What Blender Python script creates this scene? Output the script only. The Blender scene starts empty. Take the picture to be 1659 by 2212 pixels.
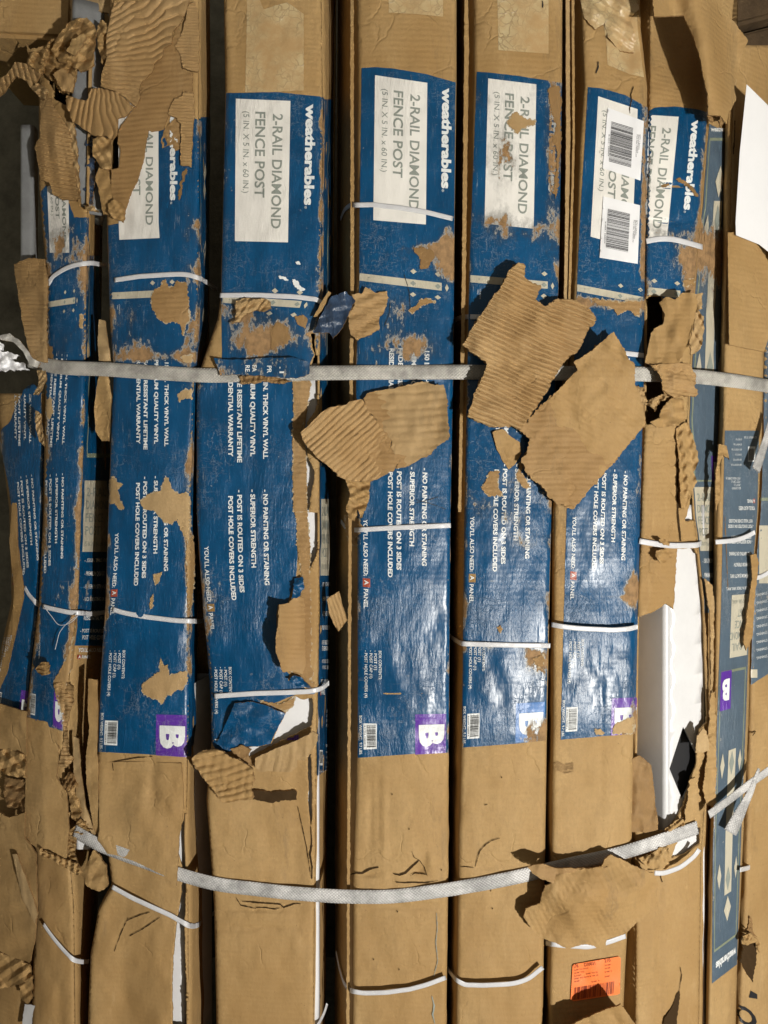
import bpy, bmesh, math, random
import numpy as np
from mathutils import Vector, Matrix
from mathutils.geometry import delaunay_2d_cdt

random.seed(7)
SC = bpy.context.scene
COL = SC.collection
Z0 = 0.785          # height of the optical axis above the floor
S = 0.0006          # metres per sketch unit on the front plane of the stack

# ------------------------------------------------------------------ camera, world, light
cam = bpy.data.cameras.new('camera')
cam.sensor_fit = 'VERTICAL'
cam.sensor_height = 24
cam.lens = 24 / (2212 * S)
cam.clip_start = 0.02
cam.clip_end = 60
co = bpy.data.objects.new('camera', cam)
COL.objects.link(co)
co.location = (0, -1, Z0)
co.rotation_euler = (math.radians(90), 0, 0)
SC.camera = co

world = bpy.data.worlds.new('World')
SC.world = world
world.use_nodes = True
bg = world.node_tree.nodes['Background']
bg.inputs[0].default_value = (1.0, 0.88, 0.70, 1)
bg.inputs[1].default_value = 0.17

def lamp(name, loc, power, radius, color):
    l = bpy.data.lights.new(name, 'POINT')
    l.energy = power
    l.shadow_soft_size = radius
    l.color = color
    o = bpy.data.objects.new(name, l)
    o.location = loc
    COL.objects.link(o)
    return o
lamp('work_lamp', (1.04, -1.95, Z0 - 0.62), 242, 0.022, (1.0, 0.965, 0.90))

SC.view_settings.view_transform = 'Standard'
SC.view_settings.look = 'None'
SC.view_settings.exposure = 0.0
SC.view_settings.gamma = 1.0
SC.view_settings.use_curve_mapping = False

# ------------------------------------------------------------------ maths helpers
def W(u, v, d):
    u = np.asarray(u, float); v = np.asarray(v, float); d = np.asarray(d, float) + np.zeros_like(u)
    return np.stack([(u - 829.5) * S * (1 + d), d, Z0 + (1106 - v) * S * (1 + d)], -1)

_lat = {}
def vn(x, y, seed=0):
    """smooth value noise in -1..1"""
    if seed not in _lat:
        _lat[seed] = np.random.RandomState(seed + 11).uniform(-1, 1, (64, 64))
    g = _lat[seed]
    x = np.asarray(x, float); y = np.asarray(y, float)
    xi = np.floor(x).astype(int); yi = np.floor(y).astype(int)
    fx = x - xi; fy = y - yi
    fx = fx * fx * (3 - 2 * fx); fy = fy * fy * (3 - 2 * fy)
    a = g[xi % 64, yi % 64]; b = g[(xi + 1) % 64, yi % 64]
    c = g[xi % 64, (yi + 1) % 64]; d = g[(xi + 1) % 64, (yi + 1) % 64]
    return (a * (1 - fx) + b * fx) * (1 - fy) + (c * (1 - fx) + d * fx) * fy

def crumple(u, v, lam, seed):
    """sharp folded creases, 0..~1"""
    u = np.asarray(u, float); v = np.asarray(v, float)
    rs = np.random.RandomState(seed * 7 + 3)
    uu = u + lam * .2 * vn(u / lam / 1.7, v / lam / 1.7, seed + 40); vv = v + lam * .2 * vn(u / lam / 1.7 + 9, v / lam / 1.7, seed + 41)
    r = np.zeros(u.shape)
    for k, a in enumerate((.34, .26, .18, .12)):
        t = rs.uniform(0, math.pi); l = lam * rs.uniform(1.1, 2.2) / (1, 1.25, 1.7, 2.4)[k]
        x = (uu * math.cos(t) + vv * math.sin(t)) / l + rs.uniform(0, 1)
        r = r + a * np.abs((x % 1.0) * 2 - 1)
    return r + .04 * vn(u / lam * 3, v / lam * 3, seed + 42)
    for k in range(4):
        r = r + a * (1 - np.abs(vn(np.asarray(u) / lam + k * 7.3, np.asarray(v) / lam + k * 3.1, seed + k)) * 2)
        lam *= 0.55; a *= 0.5
    return r * 0.4

ORG = {}
for i, n in enumerate('R1 R2 R3 R4 R5 R6 S1 S2 S3 S4 S5 S6'.split()):
    ORG[n] = ((i % 3) * 553, (i // 3) * 553)
def T(tile, *pts):
    ox, oy = ORG[tile]
    return [(ox + x / 3.0, oy + y / 3.0) for x, y in pts]

def rag(poly, amp=2.0, step=3.5, seed=1, lam=9.0):
    """ragged torn outline"""
    out = []
    n = len(poly)
    rs = np.random.RandomState(seed)
    acc = 0
    for i in range(n):
        x0, y0 = poly[i]; x1, y1 = poly[(i + 1) % n]
        L = math.hypot(x1 - x0, y1 - y0)
        if L < 1e-6: continue
        k = max(1, int(L / step))
        nx, ny = (y1 - y0) / L, -(x1 - x0) / L
        for j in range(k):
            t = j / k
            acc += L / k
            o = 0
            if j > 0 and amp > 0:
                o = amp * (float(vn(acc / lam, 0.5, seed)) * 0.9 + rs.uniform(-.45, .45))
            out.append((x0 + (x1 - x0) * t + nx * o, y0 + (y1 - y0) * t + ny * o))
    return out

def inside(px, py, poly):
    px = np.asarray(px, float); py = np.asarray(py, float)
    r = np.zeros(px.shape, bool)
    P = np.array(poly)
    x0, y0 = P[:, 0], P[:, 1]
    x1, y1 = np.roll(x0, -1), np.roll(y0, -1)
    for a, b, c, d in zip(x0, y0, x1, y1):
        if b == d: continue
        m = ((b > py) != (d > py)) & (px < (c - a) * (py - b) / (d - b) + a)
        r ^= m
    return r

def region(outer, step=6, holes=(), sv=None):
    """triangulated 2-D region: verts Nx2, tris, boundary loop indices"""
    sv = sv or step
    P = np.array(outer)
    x0, y0 = P.min(0); x1, y1 = P.max(0)
    gx, gy = np.meshgrid(np.arange(x0 + step / 2, x1, step), np.arange(y0 + sv / 2, y1, sv))
    gx = gx + np.where(np.arange(gx.shape[0])[:, None] % 2, step / 2, 0)
    gx = gx.ravel(); gy = gy.ravel()
    m = inside(gx, gy, outer)
    for h in holes: m &= ~inside(gx, gy, h)
    gx, gy = gx[m], gy[m]
    pts = [Vector(p) for p in outer]; ed = [(i, (i + 1) % len(outer)) for i in range(len(outer))]
    for h in holes:
        b = len(pts); pts += [Vector(p) for p in h]
        ed += [(b + i, b + (i + 1) % len(h)) for i in range(len(h))]
    pts += [Vector((a, b)) for a, b in zip(gx, gy)]
    r = delaunay_2d_cdt(pts, ed, [], 0, 1e-4)
    V = np.array([tuple(p) for p in r[0]]); F = np.array([f for f in r[2] if len(f) == 3])
    c = V[F].mean(1)
    k = inside(c[:, 0], c[:, 1], outer)
    for h in holes: k &= ~inside(c[:, 0], c[:, 1], h)
    F = F[k]
    # orient consistently (clockwise in sketch = facing the camera)
    a, b, c = V[F[:, 0]], V[F[:, 1]], V[F[:, 2]]
    cr = (b[:, 0] - a[:, 0]) * (c[:, 1] - a[:, 1]) - (b[:, 1] - a[:, 1]) * (c[:, 0] - a[:, 0])
    F[cr > 0] = F[cr > 0][:, ::-1]
    return V, F

class Acc:
    """collects faces with materials, then makes ONE mesh object"""
    def __init__(s):
        s.v = []; s.f = []; s.m = []; s.w = []; s.uv = []; s.n = 0; s.mats = []
    def mat(s, m):
        if m not in s.mats: s.mats.append(m)
        return s.mats.index(m)
    def add(s, verts, faces, mat, wear=0.0, uv=None):
        verts = np.asarray(verts, float)
        k = s.mat(mat)
        s.v.append(verts)
        w = np.asarray(wear, float) + np.zeros(len(verts))
        s.w.append(w)
        s.uv.append(np.zeros((len(verts), 2)) if uv is None else np.asarray(uv, float))
        for f in faces:
            s.f.append(tuple(int(i) + s.n for i in f)); s.m.append(k)
        s.n += len(verts)
    def build(s, name, parent=None, smooth=True, origin=None):
        V = np.concatenate(s.v)
        o3 = np.array(parent['_o']) if parent is not None else (np.array(origin) if origin is not None else V.mean(0))
        me = bpy.data.meshes.new(name)
        me.from_pydata((V - o3).tolist(), [], s.f)
        for m in s.mats: me.materials.append(m)
        me.polygons.foreach_set('material_index', np.array(s.m, np.int32))
        me.polygons.foreach_set('use_smooth', np.full(len(s.f), smooth))
        at = me.attributes.new('wear', 'FLOAT', 'POINT')
        at.data.foreach_set('value', np.concatenate(s.w).astype(np.float32))
        uvl = me.uv_layers.new(name='uv')
        li = np.zeros(len(me.loops), np.int32); me.loops.foreach_get('vertex_index', li)
        uvl.data.foreach_set('uv', np.concatenate(s.uv)[li].astype(np.float32).ravel())
        me.update()
        ob = bpy.data.objects.new(name, me)
        COL.objects.link(ob)
        if parent is not None: ob.parent = parent
        else: ob.location = o3
        return ob

def empty(name, loc):
    e = bpy.data.objects.new(name, None); e.empty_display_size = 0.05
    e.location = loc; COL.objects.link(e)
    e['_o'] = list(loc)
    return e
def tag(o, label=None, cat=None, group=None, kind=None):
    if label: o['label'] = label
    if cat: o['category'] = cat
    if group: o['group'] = group
    if kind: o['kind'] = kind
    return o

# ------------------------------------------------------------------ materials
def nt(name):
    m = bpy.data.materials.new(name); m.use_nodes = True
    t = m.node_tree; b = t.nodes['Principled BSDF']
    return m, t, b
def N(t, typ, **kw):
    n = t.nodes.new(typ)
    for k, v in kw.items():
        if k.startswith('i_'): n.inputs[k[2:].replace('_', ' ')].default_value = v
        else: setattr(n, k, v)
    return n
def noise(t, co, scale, sx=1, sy=1, sz=1, detail=4, rough=0.6, loc=(0, 0, 0)):
    mp = N(t, 'ShaderNodeMapping'); mp.inputs['Scale'].default_value = (sx, sy, sz); mp.inputs['Location'].default_value = loc
    t.links.new(co, mp.inputs[0])
    n = N(t, 'ShaderNodeTexNoise'); n.inputs['Scale'].default_value = scale
    n.inputs['Detail'].default_value = detail; n.inputs['Roughness'].default_value = rough
    t.links.new(mp.outputs[0], n.inputs['Vector'])
    return n.outputs['Fac']
def mth(t, op, a, b=None, c=None, clamp=False):
    n = N(t, 'ShaderNodeMath', operation=op, use_clamp=clamp)
    for i, x in enumerate((a, b, c)):
        if x is None: continue
        if isinstance(x, (int, float)): n.inputs[i].default_value = x
        else: t.links.new(x, n.inputs[i])
    return n.outputs[0]
def rng(t, x, a, b, c=0.0, d=1.0):
    n = N(t, 'ShaderNodeMapRange'); n.inputs[1].default_value = a; n.inputs[2].default_value = b
    n.inputs[3].default_value = c; n.inputs[4].default_value = d
    t.links.new(x, n.inputs[0]); return n.outputs[0]
def mix(t, f, a, b, mode='MIX'):
    n = N(t, 'ShaderNodeMix', data_type='RGBA', blend_type=mode)
    if isinstance(f, (int, float)): n.inputs[0].default_value = f
    else: t.links.new(f, n.inputs[0])
    for i, x in ((6, a), (7, b)):
        if isinstance(x, tuple): n.inputs[i].default_value = (*x, 1) if len(x) == 3 else x
        else: t.links.new(x, n.inputs[i])
    return n.outputs[2]
def bump(t, b, h, dist, strength=1.0, prev=None):
    n = N(t, 'ShaderNodeBump'); n.inputs['Strength'].default_value = strength; n.inputs['Distance'].default_value = dist
    t.links.new(h, n.inputs['Height'])
    if prev is not None: t.links.new(prev, n.inputs['Normal'])
    t.links.new(n.outputs[0], b.inputs['Normal'])
    return n.outputs[0]

def kraft(name, c=(0.43, 0.283, 0.125), flutes=0.3, dirt=0.35, dark=0.6):
    m, t, b = nt(name)
    P = N(t, 'ShaderNodeTexCoord').outputs['Object']
    n1 = noise(t, P, 9, detail=5); n2 = noise(t, P, 300, 1, 1, .45, detail=5, rough=.75); n3 = noise(t, P, 30, 1, 1, .5, detail=6, rough=.7)
    c1 = tuple(x * dark for x in c)
    col = mix(t, rng(t, n1, .35, .68), c, tuple(x * y for x, y in zip(c, (.84, .80, .74))))
    col = mix(t, rng(t, n2, .42, .68, 0, .38), col, c1)
    col = mix(t, rng(t, n3, .50, .72, 0, dirt), col, tuple(x * .55 for x in c))
    big = noise(t, P, 4.5, 1.3, 1, .8, detail=4, rough=.6, loc=(6, 2, 0))
    col = mix(t, rng(t, big, .36, .62, 0, .85), col, tuple(x * y for x, y in zip(c, (.72, .65, .54))))
    pale = noise(t, P, 16, 2.2, 1, .6, detail=7, rough=.75, loc=(0, 8, 3))
    col = mix(t, rng(t, pale, .58, .75, 0, .45), col, tuple(min(1, x * y) for x, y in zip(c, (1.22, 1.28, 1.42))))
    vz = N(t, 'ShaderNodeTexVoronoi', feature='DISTANCE_TO_EDGE'); vz.inputs['Scale'].default_value = 11
    dn = N(t, 'ShaderNodeTexNoise'); dn.inputs['Scale'].default_value = 14; dn.inputs['Detail'].default_value = 4; t.links.new(P, dn.inputs['Vector'])
    sc_ = N(t, 'ShaderNodeVectorMath', operation='SCALE'); sc_.inputs[3].default_value = .14; t.links.new(dn.outputs['Color'], sc_.inputs[0])
    ad_ = N(t, 'ShaderNodeVectorMath', operation='ADD'); t.links.new(P, ad_.inputs[0]); t.links.new(sc_.outputs[0], ad_.inputs[1]); t.links.new(ad_.outputs[0], vz.inputs['Vector'])
    crease = mth(t, 'MULTIPLY', rng(t, vz.outputs['Distance'], 0, .035, 1, 0), rng(t, noise(t, P, 9, detail=3, loc=(4, 4, 4)), .50, .62, 0, 1))
    n4 = noise(t, P, 22, 1, 1, .25, detail=7, rough=.8, loc=(3, 1, 4))
    col = mix(t, rng(t, n4, .57, .72, 0, .5), col, (0.12, 0.088, 0.05))
    n5 = noise(t, P, 420, detail=1, loc=(1, 2, 3))
    col = mix(t, rng(t, n5, .76, .80, 0, .55), col, (0.08, 0.055, 0.03))
    t.links.new(col, b.inputs['Base Color'])
    b.inputs['Roughness'].default_value = .72
    b.inputs['Specular IOR Level'].default_value = .28
    z = N(t, 'ShaderNodeSeparateXYZ'); t.links.new(P, z.inputs[0])
    wv = mth(t, 'SINE', mth(t, 'ADD', mth(t, 'MULTIPLY', z.outputs[2], 2 * math.pi / .0068), mth(t, 'MULTIPLY', n1, 9.0)))
    h = mth(t, 'ADD', mth(t, 'MULTIPLY', wv, .25 * flutes), mth(t, 'ADD', mth(t, 'MULTIPLY', n3, 1.5), mth(t, 'MULTIPLY', n2, .30)))
    h = mth(t, 'SUBTRACT', h, mth(t, 'MULTIPLY', crease, .55))
    h = mth(t, 'ADD', h, mth(t, 'MULTIPLY', noise(t, P, 12, 1, 1, .7, detail=2, loc=(7, 7, 7)), 3.0))
    bump(t, b, h, 0.0016, .8)
    return m

def printed(name, c, rough=.30, kr=(0.32, 0.19, 0.085), gloss=.5, crinkle=1.0, scratch=.5, smudge=.7):
    """printed board: ink over kraft; where 'wear' is high the print is rubbed through"""
    m, t, b = nt(name)
    P = N(t, 'ShaderNodeTexCoord').outputs['Object']
    at = N(t, 'ShaderNodeAttribute'); at.attribute_name = 'wear'
    wr = at.outputs['Fac']
    nw = mth(t, 'ADD', mth(t, 'MULTIPLY', noise(t, P, 24, 1, 1, .6, detail=9, rough=.72), .8), mth(t, 'MULTIPLY', noise(t, P, 170, 1, 1, .5, detail=5, rough=.7), .2))
    th = mth(t, 'SUBTRACT', .72, mth(t, 'MULTIPLY', wr, .40))
    dlt = mth(t, 'SUBTRACT', nw, th)
    mask = mth(t, 'MULTIPLY', dlt, 45, clamp=True)
    halo = mth(t, 'MULTIPLY', mth(t, 'ADD', dlt, .028), 40, clamp=True)
    nl = noise(t, P, 12, detail=6, rough=.65)
    col = mix(t, rng(t, nl, .4, .7, 0, smudge), c, tuple(x * .55 for x in c))
    sc = noise(t, P, 60, 6, 6, .55, detail=6, rough=.8, loc=(5, 5, 5))
    sc2 = noise(t, P, 34, .6, .6, 7, detail=6, rough=.8, loc=(9, 5, 5))
    k1 = mth(t, 'MULTIPLY', rng(t, sc, .60, .68, 0, 1), mth(t, 'ADD', .50, mth(t, 'MULTIPLY', wr, 1.8)), clamp=True)
    k2 = mth(t, 'MULTIPLY', rng(t, sc2, .63, .71, 0, .8), mth(t, 'ADD', .38, mth(t, 'MULTIPLY', wr, 1.8)), clamp=True)
    col = mix(t, mth(t, 'MULTIPLY', mth(t, 'MAXIMUM', k1, k2), scratch), col, (.42, .43, .42))
    vn1 = noise(t, P, 26, 2.2, 1, .8, detail=5, rough=.65, loc=(4, 2, 6)); vn2 = noise(t, P, 15, 1, 1, 3.2, detail=5, rough=.65, loc=(1, 5, 6))
    ln = mth(t, 'MAXIMUM', mth(t, 'SUBTRACT', 1, mth(t, 'MULTIPLY', mth(t, 'ABSOLUTE', mth(t, 'SUBTRACT', vn1, .5)), 110), clamp=True), mth(t, 'SUBTRACT', 1, mth(t, 'MULTIPLY', mth(t, 'ABSOLUTE', mth(t, 'SUBTRACT', vn2, .5)), 150), clamp=True))
    ln = mth(t, 'MULTIPLY', ln, rng(t, noise(t, P, 9, detail=3, loc=(8, 8, 1)), .48, .62, 0, .5))
    col = mix(t, mth(t, 'MULTIPLY', ln, scratch), col, (.36, .39, .42))
    n6 = noise(t, P, 150, 1, 1, 1, detail=3, rough=.6, loc=(2, 7, 1))
    k3 = mth(t, 'MULTIPLY', rng(t, n6, .70, .73, 0, 1), mth(t, 'ADD', .1, mth(t, 'MULTIPLY', wr, 1.5)), clamp=True)
    col = mix(t, k3, col, (.5, .45, .38))
    grime = mth(t, 'MULTIPLY', mth(t, 'MULTIPLY', mth(t, 'ADD', dlt, .11), 11, clamp=True), mth(t, 'MULTIPLY', wr, 1.6, clamp=True))
    col = mix(t, mth(t, 'MULTIPLY', grime, .6), col, (.035, .04, .045))
    col = mix(t, mth(t, 'MULTIPLY', halo, .75), col, (.40, .38, .34))
    kc = mix(t, rng(t, noise(t, P, 120, detail=5), .4, .65), kr, tuple(x * .6 for x in kr))
    col = mix(t, mask, col, kc)
    t.links.new(col, b.inputs['Base Color'])
    t.links.new(mth(t, 'ADD', rough, mth(t, 'MULTIPLY', mask, .5)), b.inputs['Roughness'])
    b.inputs['Specular IOR Level'].default_value = gloss
    cr = noise(t, P, 210, 1.5, 1, .34, detail=5, rough=.62)
    lo = noise(t, P, 42, 1, 1, .45, detail=3, rough=.5, loc=(1, 1, 8))
    z = N(t, 'ShaderNodeSeparateXYZ'); t.links.new(P, z.inputs[0])
    wv = mth(t, 'SINE', mth(t, 'ADD', mth(t, 'MULTIPLY', z.outputs[2], 2 * math.pi / .0068), mth(t, 'MULTIPLY', nl, 9.0)))
    msk = rng(t, noise(t, P, 16, 1, 1, .5, detail=3, loc=(3, 9, 2)), .38, .62, .12, 1.25)
    cr = mth(t, 'MULTIPLY', cr, msk)
    h = mth(t, 'ADD', mth(t, 'MULTIPLY', cr, .62 * crinkle), mth(t, 'ADD', mth(t, 'MULTIPLY', lo, 1.2), mth(t, 'MULTIPLY', wv, .010)))
    h = mth(t, 'SUBTRACT', h, mth(t, 'MULTIPLY', mask, .25))
    h = mth(t, 'ADD', h, mth(t, 'MULTIPLY', ln, .20))
    bump(t, b, h, 0.0021, .9)
    return m

def plain(name, c, rough=.5, spec=.5, metal=0.0, bs=0.0, bscale=80, var=.85):
    m, t, b = nt(name)
    P = N(t, 'ShaderNodeTexCoord').outputs['Object']
    n = noise(t, P, 25, detail=6, rough=.7)
    col = mix(t, rng(t, n, .38, .7), c, tuple(x * var for x in c))
    t.links.new(col, b.inputs['Base Color'])
    b.inputs['Roughness'].default_value = rough
    b.inputs['Specular IOR Level'].default_value = spec
    b.inputs['Metallic'].default_value = metal
    if bs > 0: bump(t, b, noise(t, P, bscale, detail=5), bs, 1)
    return m

KRAFT = kraft('kraft_board')
KRAFT_LINER = kraft('kraft_liner', (0.37, 0.235, 0.105), flutes=.6, dirt=.25)
KRAFT_FLUTE = kraft('kraft_fluting', (0.43, 0.285, 0.135), flutes=0, dirt=.25)
KRAFT_EDGE = kraft('kraft_edge', (0.30, 0.185, 0.08), flutes=0, dirt=.7)
PULP = kraft('torn_pulp', (0.50, 0.42, 0.30), flutes=.1, dirt=.3, dark=.8)
KRAFT_LIGHT = kraft('kraft_pale', (0.47, 0.33, 0.17), flutes=.2, dirt=.2, dark=.75)
BLUE = printed('blue_print', (0.001, 0.064, 0.168), rough=.32, gloss=.5)
BLUE_GLARE = printed('blue_print_glare', (0.080, 0.118, 0.160), rough=.42, scratch=.45, smudge=.5)  # greyed blue: glare on the right-hand faces is put into the colour
PANEL = printed('white_print', (0.76, 0.735, 0.69), rough=.45, gloss=.3, smudge=.12, scratch=.1)
CREAM = printed('cream_print', (0.50, 0.46, 0.36), rough=.42, gloss=.4, smudge=.2, scratch=.1)
INK_WHITE = printed('white_ink', (0.72, 0.74, 0.74), rough=.4, gloss=.4, smudge=.1, scratch=.1)
INK_GREY = printed('grey_ink', (0.26, 0.285, 0.255), rough=.4, gloss=.3, smudge=.3, scratch=.5)
INK_DARK = printed('dark_ink', (0.03, 0.03, 0.03), rough=.4, gloss=.3, scratch=.2)
INK_GOLD = printed('sage_line', (0.24, 0.27, 0.19), rough=.4, gloss=.4)
PURPLE = printed('purple_print', (0.115, 0.035, 0.34), rough=.3)
OCHRE = printed('ochre_print', (0.30, 0.17, 0.045), rough=.4)
MIDBLUE = printed('mid_blue_print', (0.045, 0.17, 0.46), rough=.35)
RED = printed('red_print', (0.36, 0.06, 0.025), rough=.35)
LABEL_WHITE = plain('label_paper', (0.78, 0.78, 0.80), .55, .3, var=.97, bs=.0004, bscale=40)
BLACK_INK = plain('black_ink', (0.02, 0.02, 0.022), .5, .3)
ORANGE = plain('orange_label_paper', (0.86, 0.20, 0.045), .55, .3, var=.9)
ORANGE_INK = plain('thermal_ink', (0.22, 0.03, 0.015), .5, .3)
VINYL = plain('white_vinyl', (0.68, 0.68, 0.69), .22, .5, var=.93, bs=.0002, bscale=30)
GREY_VINYL = plain('grey_vinyl', (0.20, 0.205, 0.21), .25, .6, var=.7)  # mottled grey, darker than the white vinyl
TEAR_SHADE = plain('painted_tear_shade', (0.05, 0.03, 0.014), .9, .05)  # near-black matte colour standing for the shade inside tears and holes
BAND = plain('white_band_plastic', (0.62, 0.62, 0.64), .32, .5, var=.85, bs=.0004, bscale=90)
CONCRETE = plain('concrete', (0.24, 0.235, 0.19), .85, .2, var=.5, bs=.004, bscale=30)
WOOD = plain('old_wood', (0.10, 0.065, 0.035), .8, .2, var=.5, bs=.003, bscale=60)
FOIL = printed('crushed_film', (0.03, 0.06, 0.12), rough=.22, gloss=.9, crinkle=2.2)

def webbing(name, c=(0.50, 0.48, 0.44)):
    m, t, b = nt(name)
    uv = N(t, 'ShaderNodeUVMap'); uv.uv_map = 'uv'
    s = N(t, 'ShaderNodeSeparateXYZ'); t.links.new(uv.outputs[0], s.inputs[0])
    P = N(t, 'ShaderNodeTexCoord').outputs['Object']
    nn = noise(t, P, 26, detail=6, rough=.7)
    x = mth(t, 'SINE', mth(t, 'MULTIPLY', s.outputs[0], 2 * math.pi / .0044))
    y = mth(t, 'SINE', mth(t, 'MULTIPLY', s.outputs[1], 2 * math.pi / .0040))
    w = mth(t, 'MULTIPLY', x, y)
    col = mix(t, rng(t, nn, .40, .62, 0, .85), c, tuple(q * .42 for q in c))
    col = mix(t, rng(t, w, 0, -.8, 0, .28), col, tuple(q * .35 for q in c))
    t.links.new(col, b.inputs['Base Color'])
    b.inputs['Roughness'].default_value = .42
    bump(t, b, w, .00030, .8)
    return m
WEB = webbing('woven_webbing')
WEB_CLEAN = webbing('woven_webbing_clean', (0.58, 0.57, 0.56))

def tape_mat():
    m, t, b = nt('cracked_tape')
    P = N(t, 'ShaderNodeTexCoord').outputs['Object']
    v = N(t, 'ShaderNodeTexVoronoi', feature='DISTANCE_TO_EDGE'); v.inputs['Scale'].default_value = 95
    dn = N(t, 'ShaderNodeTexNoise'); dn.inputs['Scale'].default_value = 60
    t.links.new(P, dn.inputs['Vector'])
    ad = N(t, 'ShaderNodeVectorMath', operation='ADD')
    sc = N(t, 'ShaderNodeVectorMath', operation='SCALE'); sc.inputs[3].default_value = .02
    t.links.new(dn.outputs['Color'], sc.inputs[0]); t.links.new(P, ad.inputs[0]); t.links.new(sc.outputs[0], ad.inputs[1])
    t.links.new(ad.outputs[0], v.inputs['Vector'])
    big = noise(t, P, 14, detail=6, rough=.7)
    crk = mth(t, 'MULTIPLY', rng(t, v.outputs['Distance'], .0, .07, 1, 0), rng(t, big, .42, .6, 0, 1))
    col = mix(t, rng(t, big, .4, .62), (0.43, 0.28, 0.13), (0.52, 0.42, 0.24))
    col = mix(t, mth(t, 'MULTIPLY', crk, .75), col, (0.22, 0.13, 0.05))
    t.links.new(col, b.inputs['Base Color'])
    b.inputs['Roughness'].default_value = .38
    bump(t, b, mth(t, 'ADD', noise(t, P, 120, detail=4), crk), .0009, .7)
    return m
TAPE = tape_mat()

# ------------------------------------------------------------------ lettering
_gl = {}
def glyph(txt, bold=0.0, thr=None):
    key = (txt, bold, thr)
    if key in _gl: return _gl[key]
    cu = bpy.data.curves.new('lettering', 'FONT'); cu.body = txt; cu.offset = bold; cu.size = 1
    cu.resolution_u = 3
    o = bpy.data.objects.new('lettering', cu); COL.objects.link(o)
    me = bpy.data.meshes.new_from_object(o)
    bm = bmesh.new(); bm.from_mesh(me)
    bmesh.ops.remove_doubles(bm, verts=bm.verts, dist=1e-5)
    if thr:
        for _ in range(3):
            e = [x for x in bm.edges if x.calc_length() > thr]
            if not e: break
            bmesh.ops.subdivide_edges(bm, edges=e, cuts=1)
            bmesh.ops.triangulate(bm, faces=bm.faces[:])
    V = np.array([v.co[:2] for v in bm.verts]); bm.verts.index_update()
    F = [[v.index for v in f.verts] for f in bm.faces]
    bm.free(); COL.objects.unlink(o); bpy.data.objects.remove(o); bpy.data.curves.remove(cu); bpy.data.meshes.remove(me)
    x0, x1 = V[:, 0].min(), V[:, 0].max()
    V[:, 0] = (V[:, 0] - x0) / max(1e-6, x1 - x0)
    V[:, 1] /= 0.70
    _gl[key] = (V, F, (x1 - x0) / .70)
    return _gl[key]

class Flat:
    """2-D drawing in artwork units, pushed through a mapper onto a surface"""
    def __init__(s, acc, mp, clip=None, wear=None):
        s.acc, s.mp, s.clip, s.wear = acc, mp, clip, wear
    def put(s, V, F, mat, off):
        V = np.asarray(V, float)
        XYZ, uvp = s.mp(V[:, 0], V[:, 1], off)
        if s.clip is not None and len(F):
            keep = []
            ok = s.clip(uvp[:, 0], uvp[:, 1])
            for f in F:
                if all(ok[i] for i in f): keep.append(f)
            F = keep
        if len(F) == 0: return
        w = s.wear(uvp[:, 0], uvp[:, 1]) if s.wear else 0
        s.acc.add(XYZ, F, mat, w)
    def text(s, txt, p0, p1, h, mat, off=.0013, bold=.012, wide=False):
        L = math.hypot(p1[0] - p0[0], p1[1] - p0[1])
        V, F, w = glyph(txt, bold, .25 if h > 12 else None)
        d = ((p1[0] - p0[0]) / L, (p1[1] - p0[1]) / L)
        up = (d[1], -d[0])
        X = p0[0] + d[0] * V[:, 0] * L + up[0] * V[:, 1] * h
        Y = p0[1] + d[1] * V[:, 0] * L + up[1] * V[:, 1] * h
        s.put(np.stack([X, Y], -1), F, mat, off)
    def poly(s, pts, mat, off, step=6, amp=0, seed=1):
        V, F = region(rag(pts, amp, step, seed), step)
        s.put(V, F, mat, off)
    def strip(s, q, mat, off, n=5):
        (a0, b0), (a1, b1), (a2, b2), (a3, b3) = q
        V = []
        for i in range(n + 1):
            t = i / n; V += [(a0 + (a1 - a0) * t, b0 + (b1 - b0) * t), (a3 + (a2 - a3) * t, b3 + (b2 - b3) * t)]
        s.put(V, [(2 * i, 2 * i + 1, 2 * i + 3, 2 * i + 2) for i in range(n)], mat, off)
    def rect(s, a0, b0, a1, b1, mat, off, step=6, amp=0, seed=1):
        s.poly([(a0, b0), (a1, b0), (a1, b1), (a0, b1)], mat, off, step, amp, seed)
    def diamond(s, a, b, ra, rb, mat, off):
        s.put([(a - ra, b), (a, b - rb), (a + ra, b), (a, b + rb)], [(0, 1, 2), (0, 2, 3)], mat, off)
    def bars(s, a0, b0, a1, b1, mat, off, seed=3, along='b', lo=.8, hi=2.4):
        rs = random.Random(seed); t = b0 if along == 'b' else a0; end = b1 if along == 'b' else a1
        while t < end:
            w = rs.uniform(lo, hi) * .7; g = rs.uniform(lo, hi) * .8
            if along == 'b': q = [(a0, t), (a1, t), (a1, min(end, t + w)), (a0, min(end, t + w))]
            else: q = [(t, b0), (min(end, t + w), b0), (min(end, t + w), b1), (t, b1)]
            s.put(q, [(3, 2, 1), (3, 1, 0)], mat, off)
            t += w + g

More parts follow.
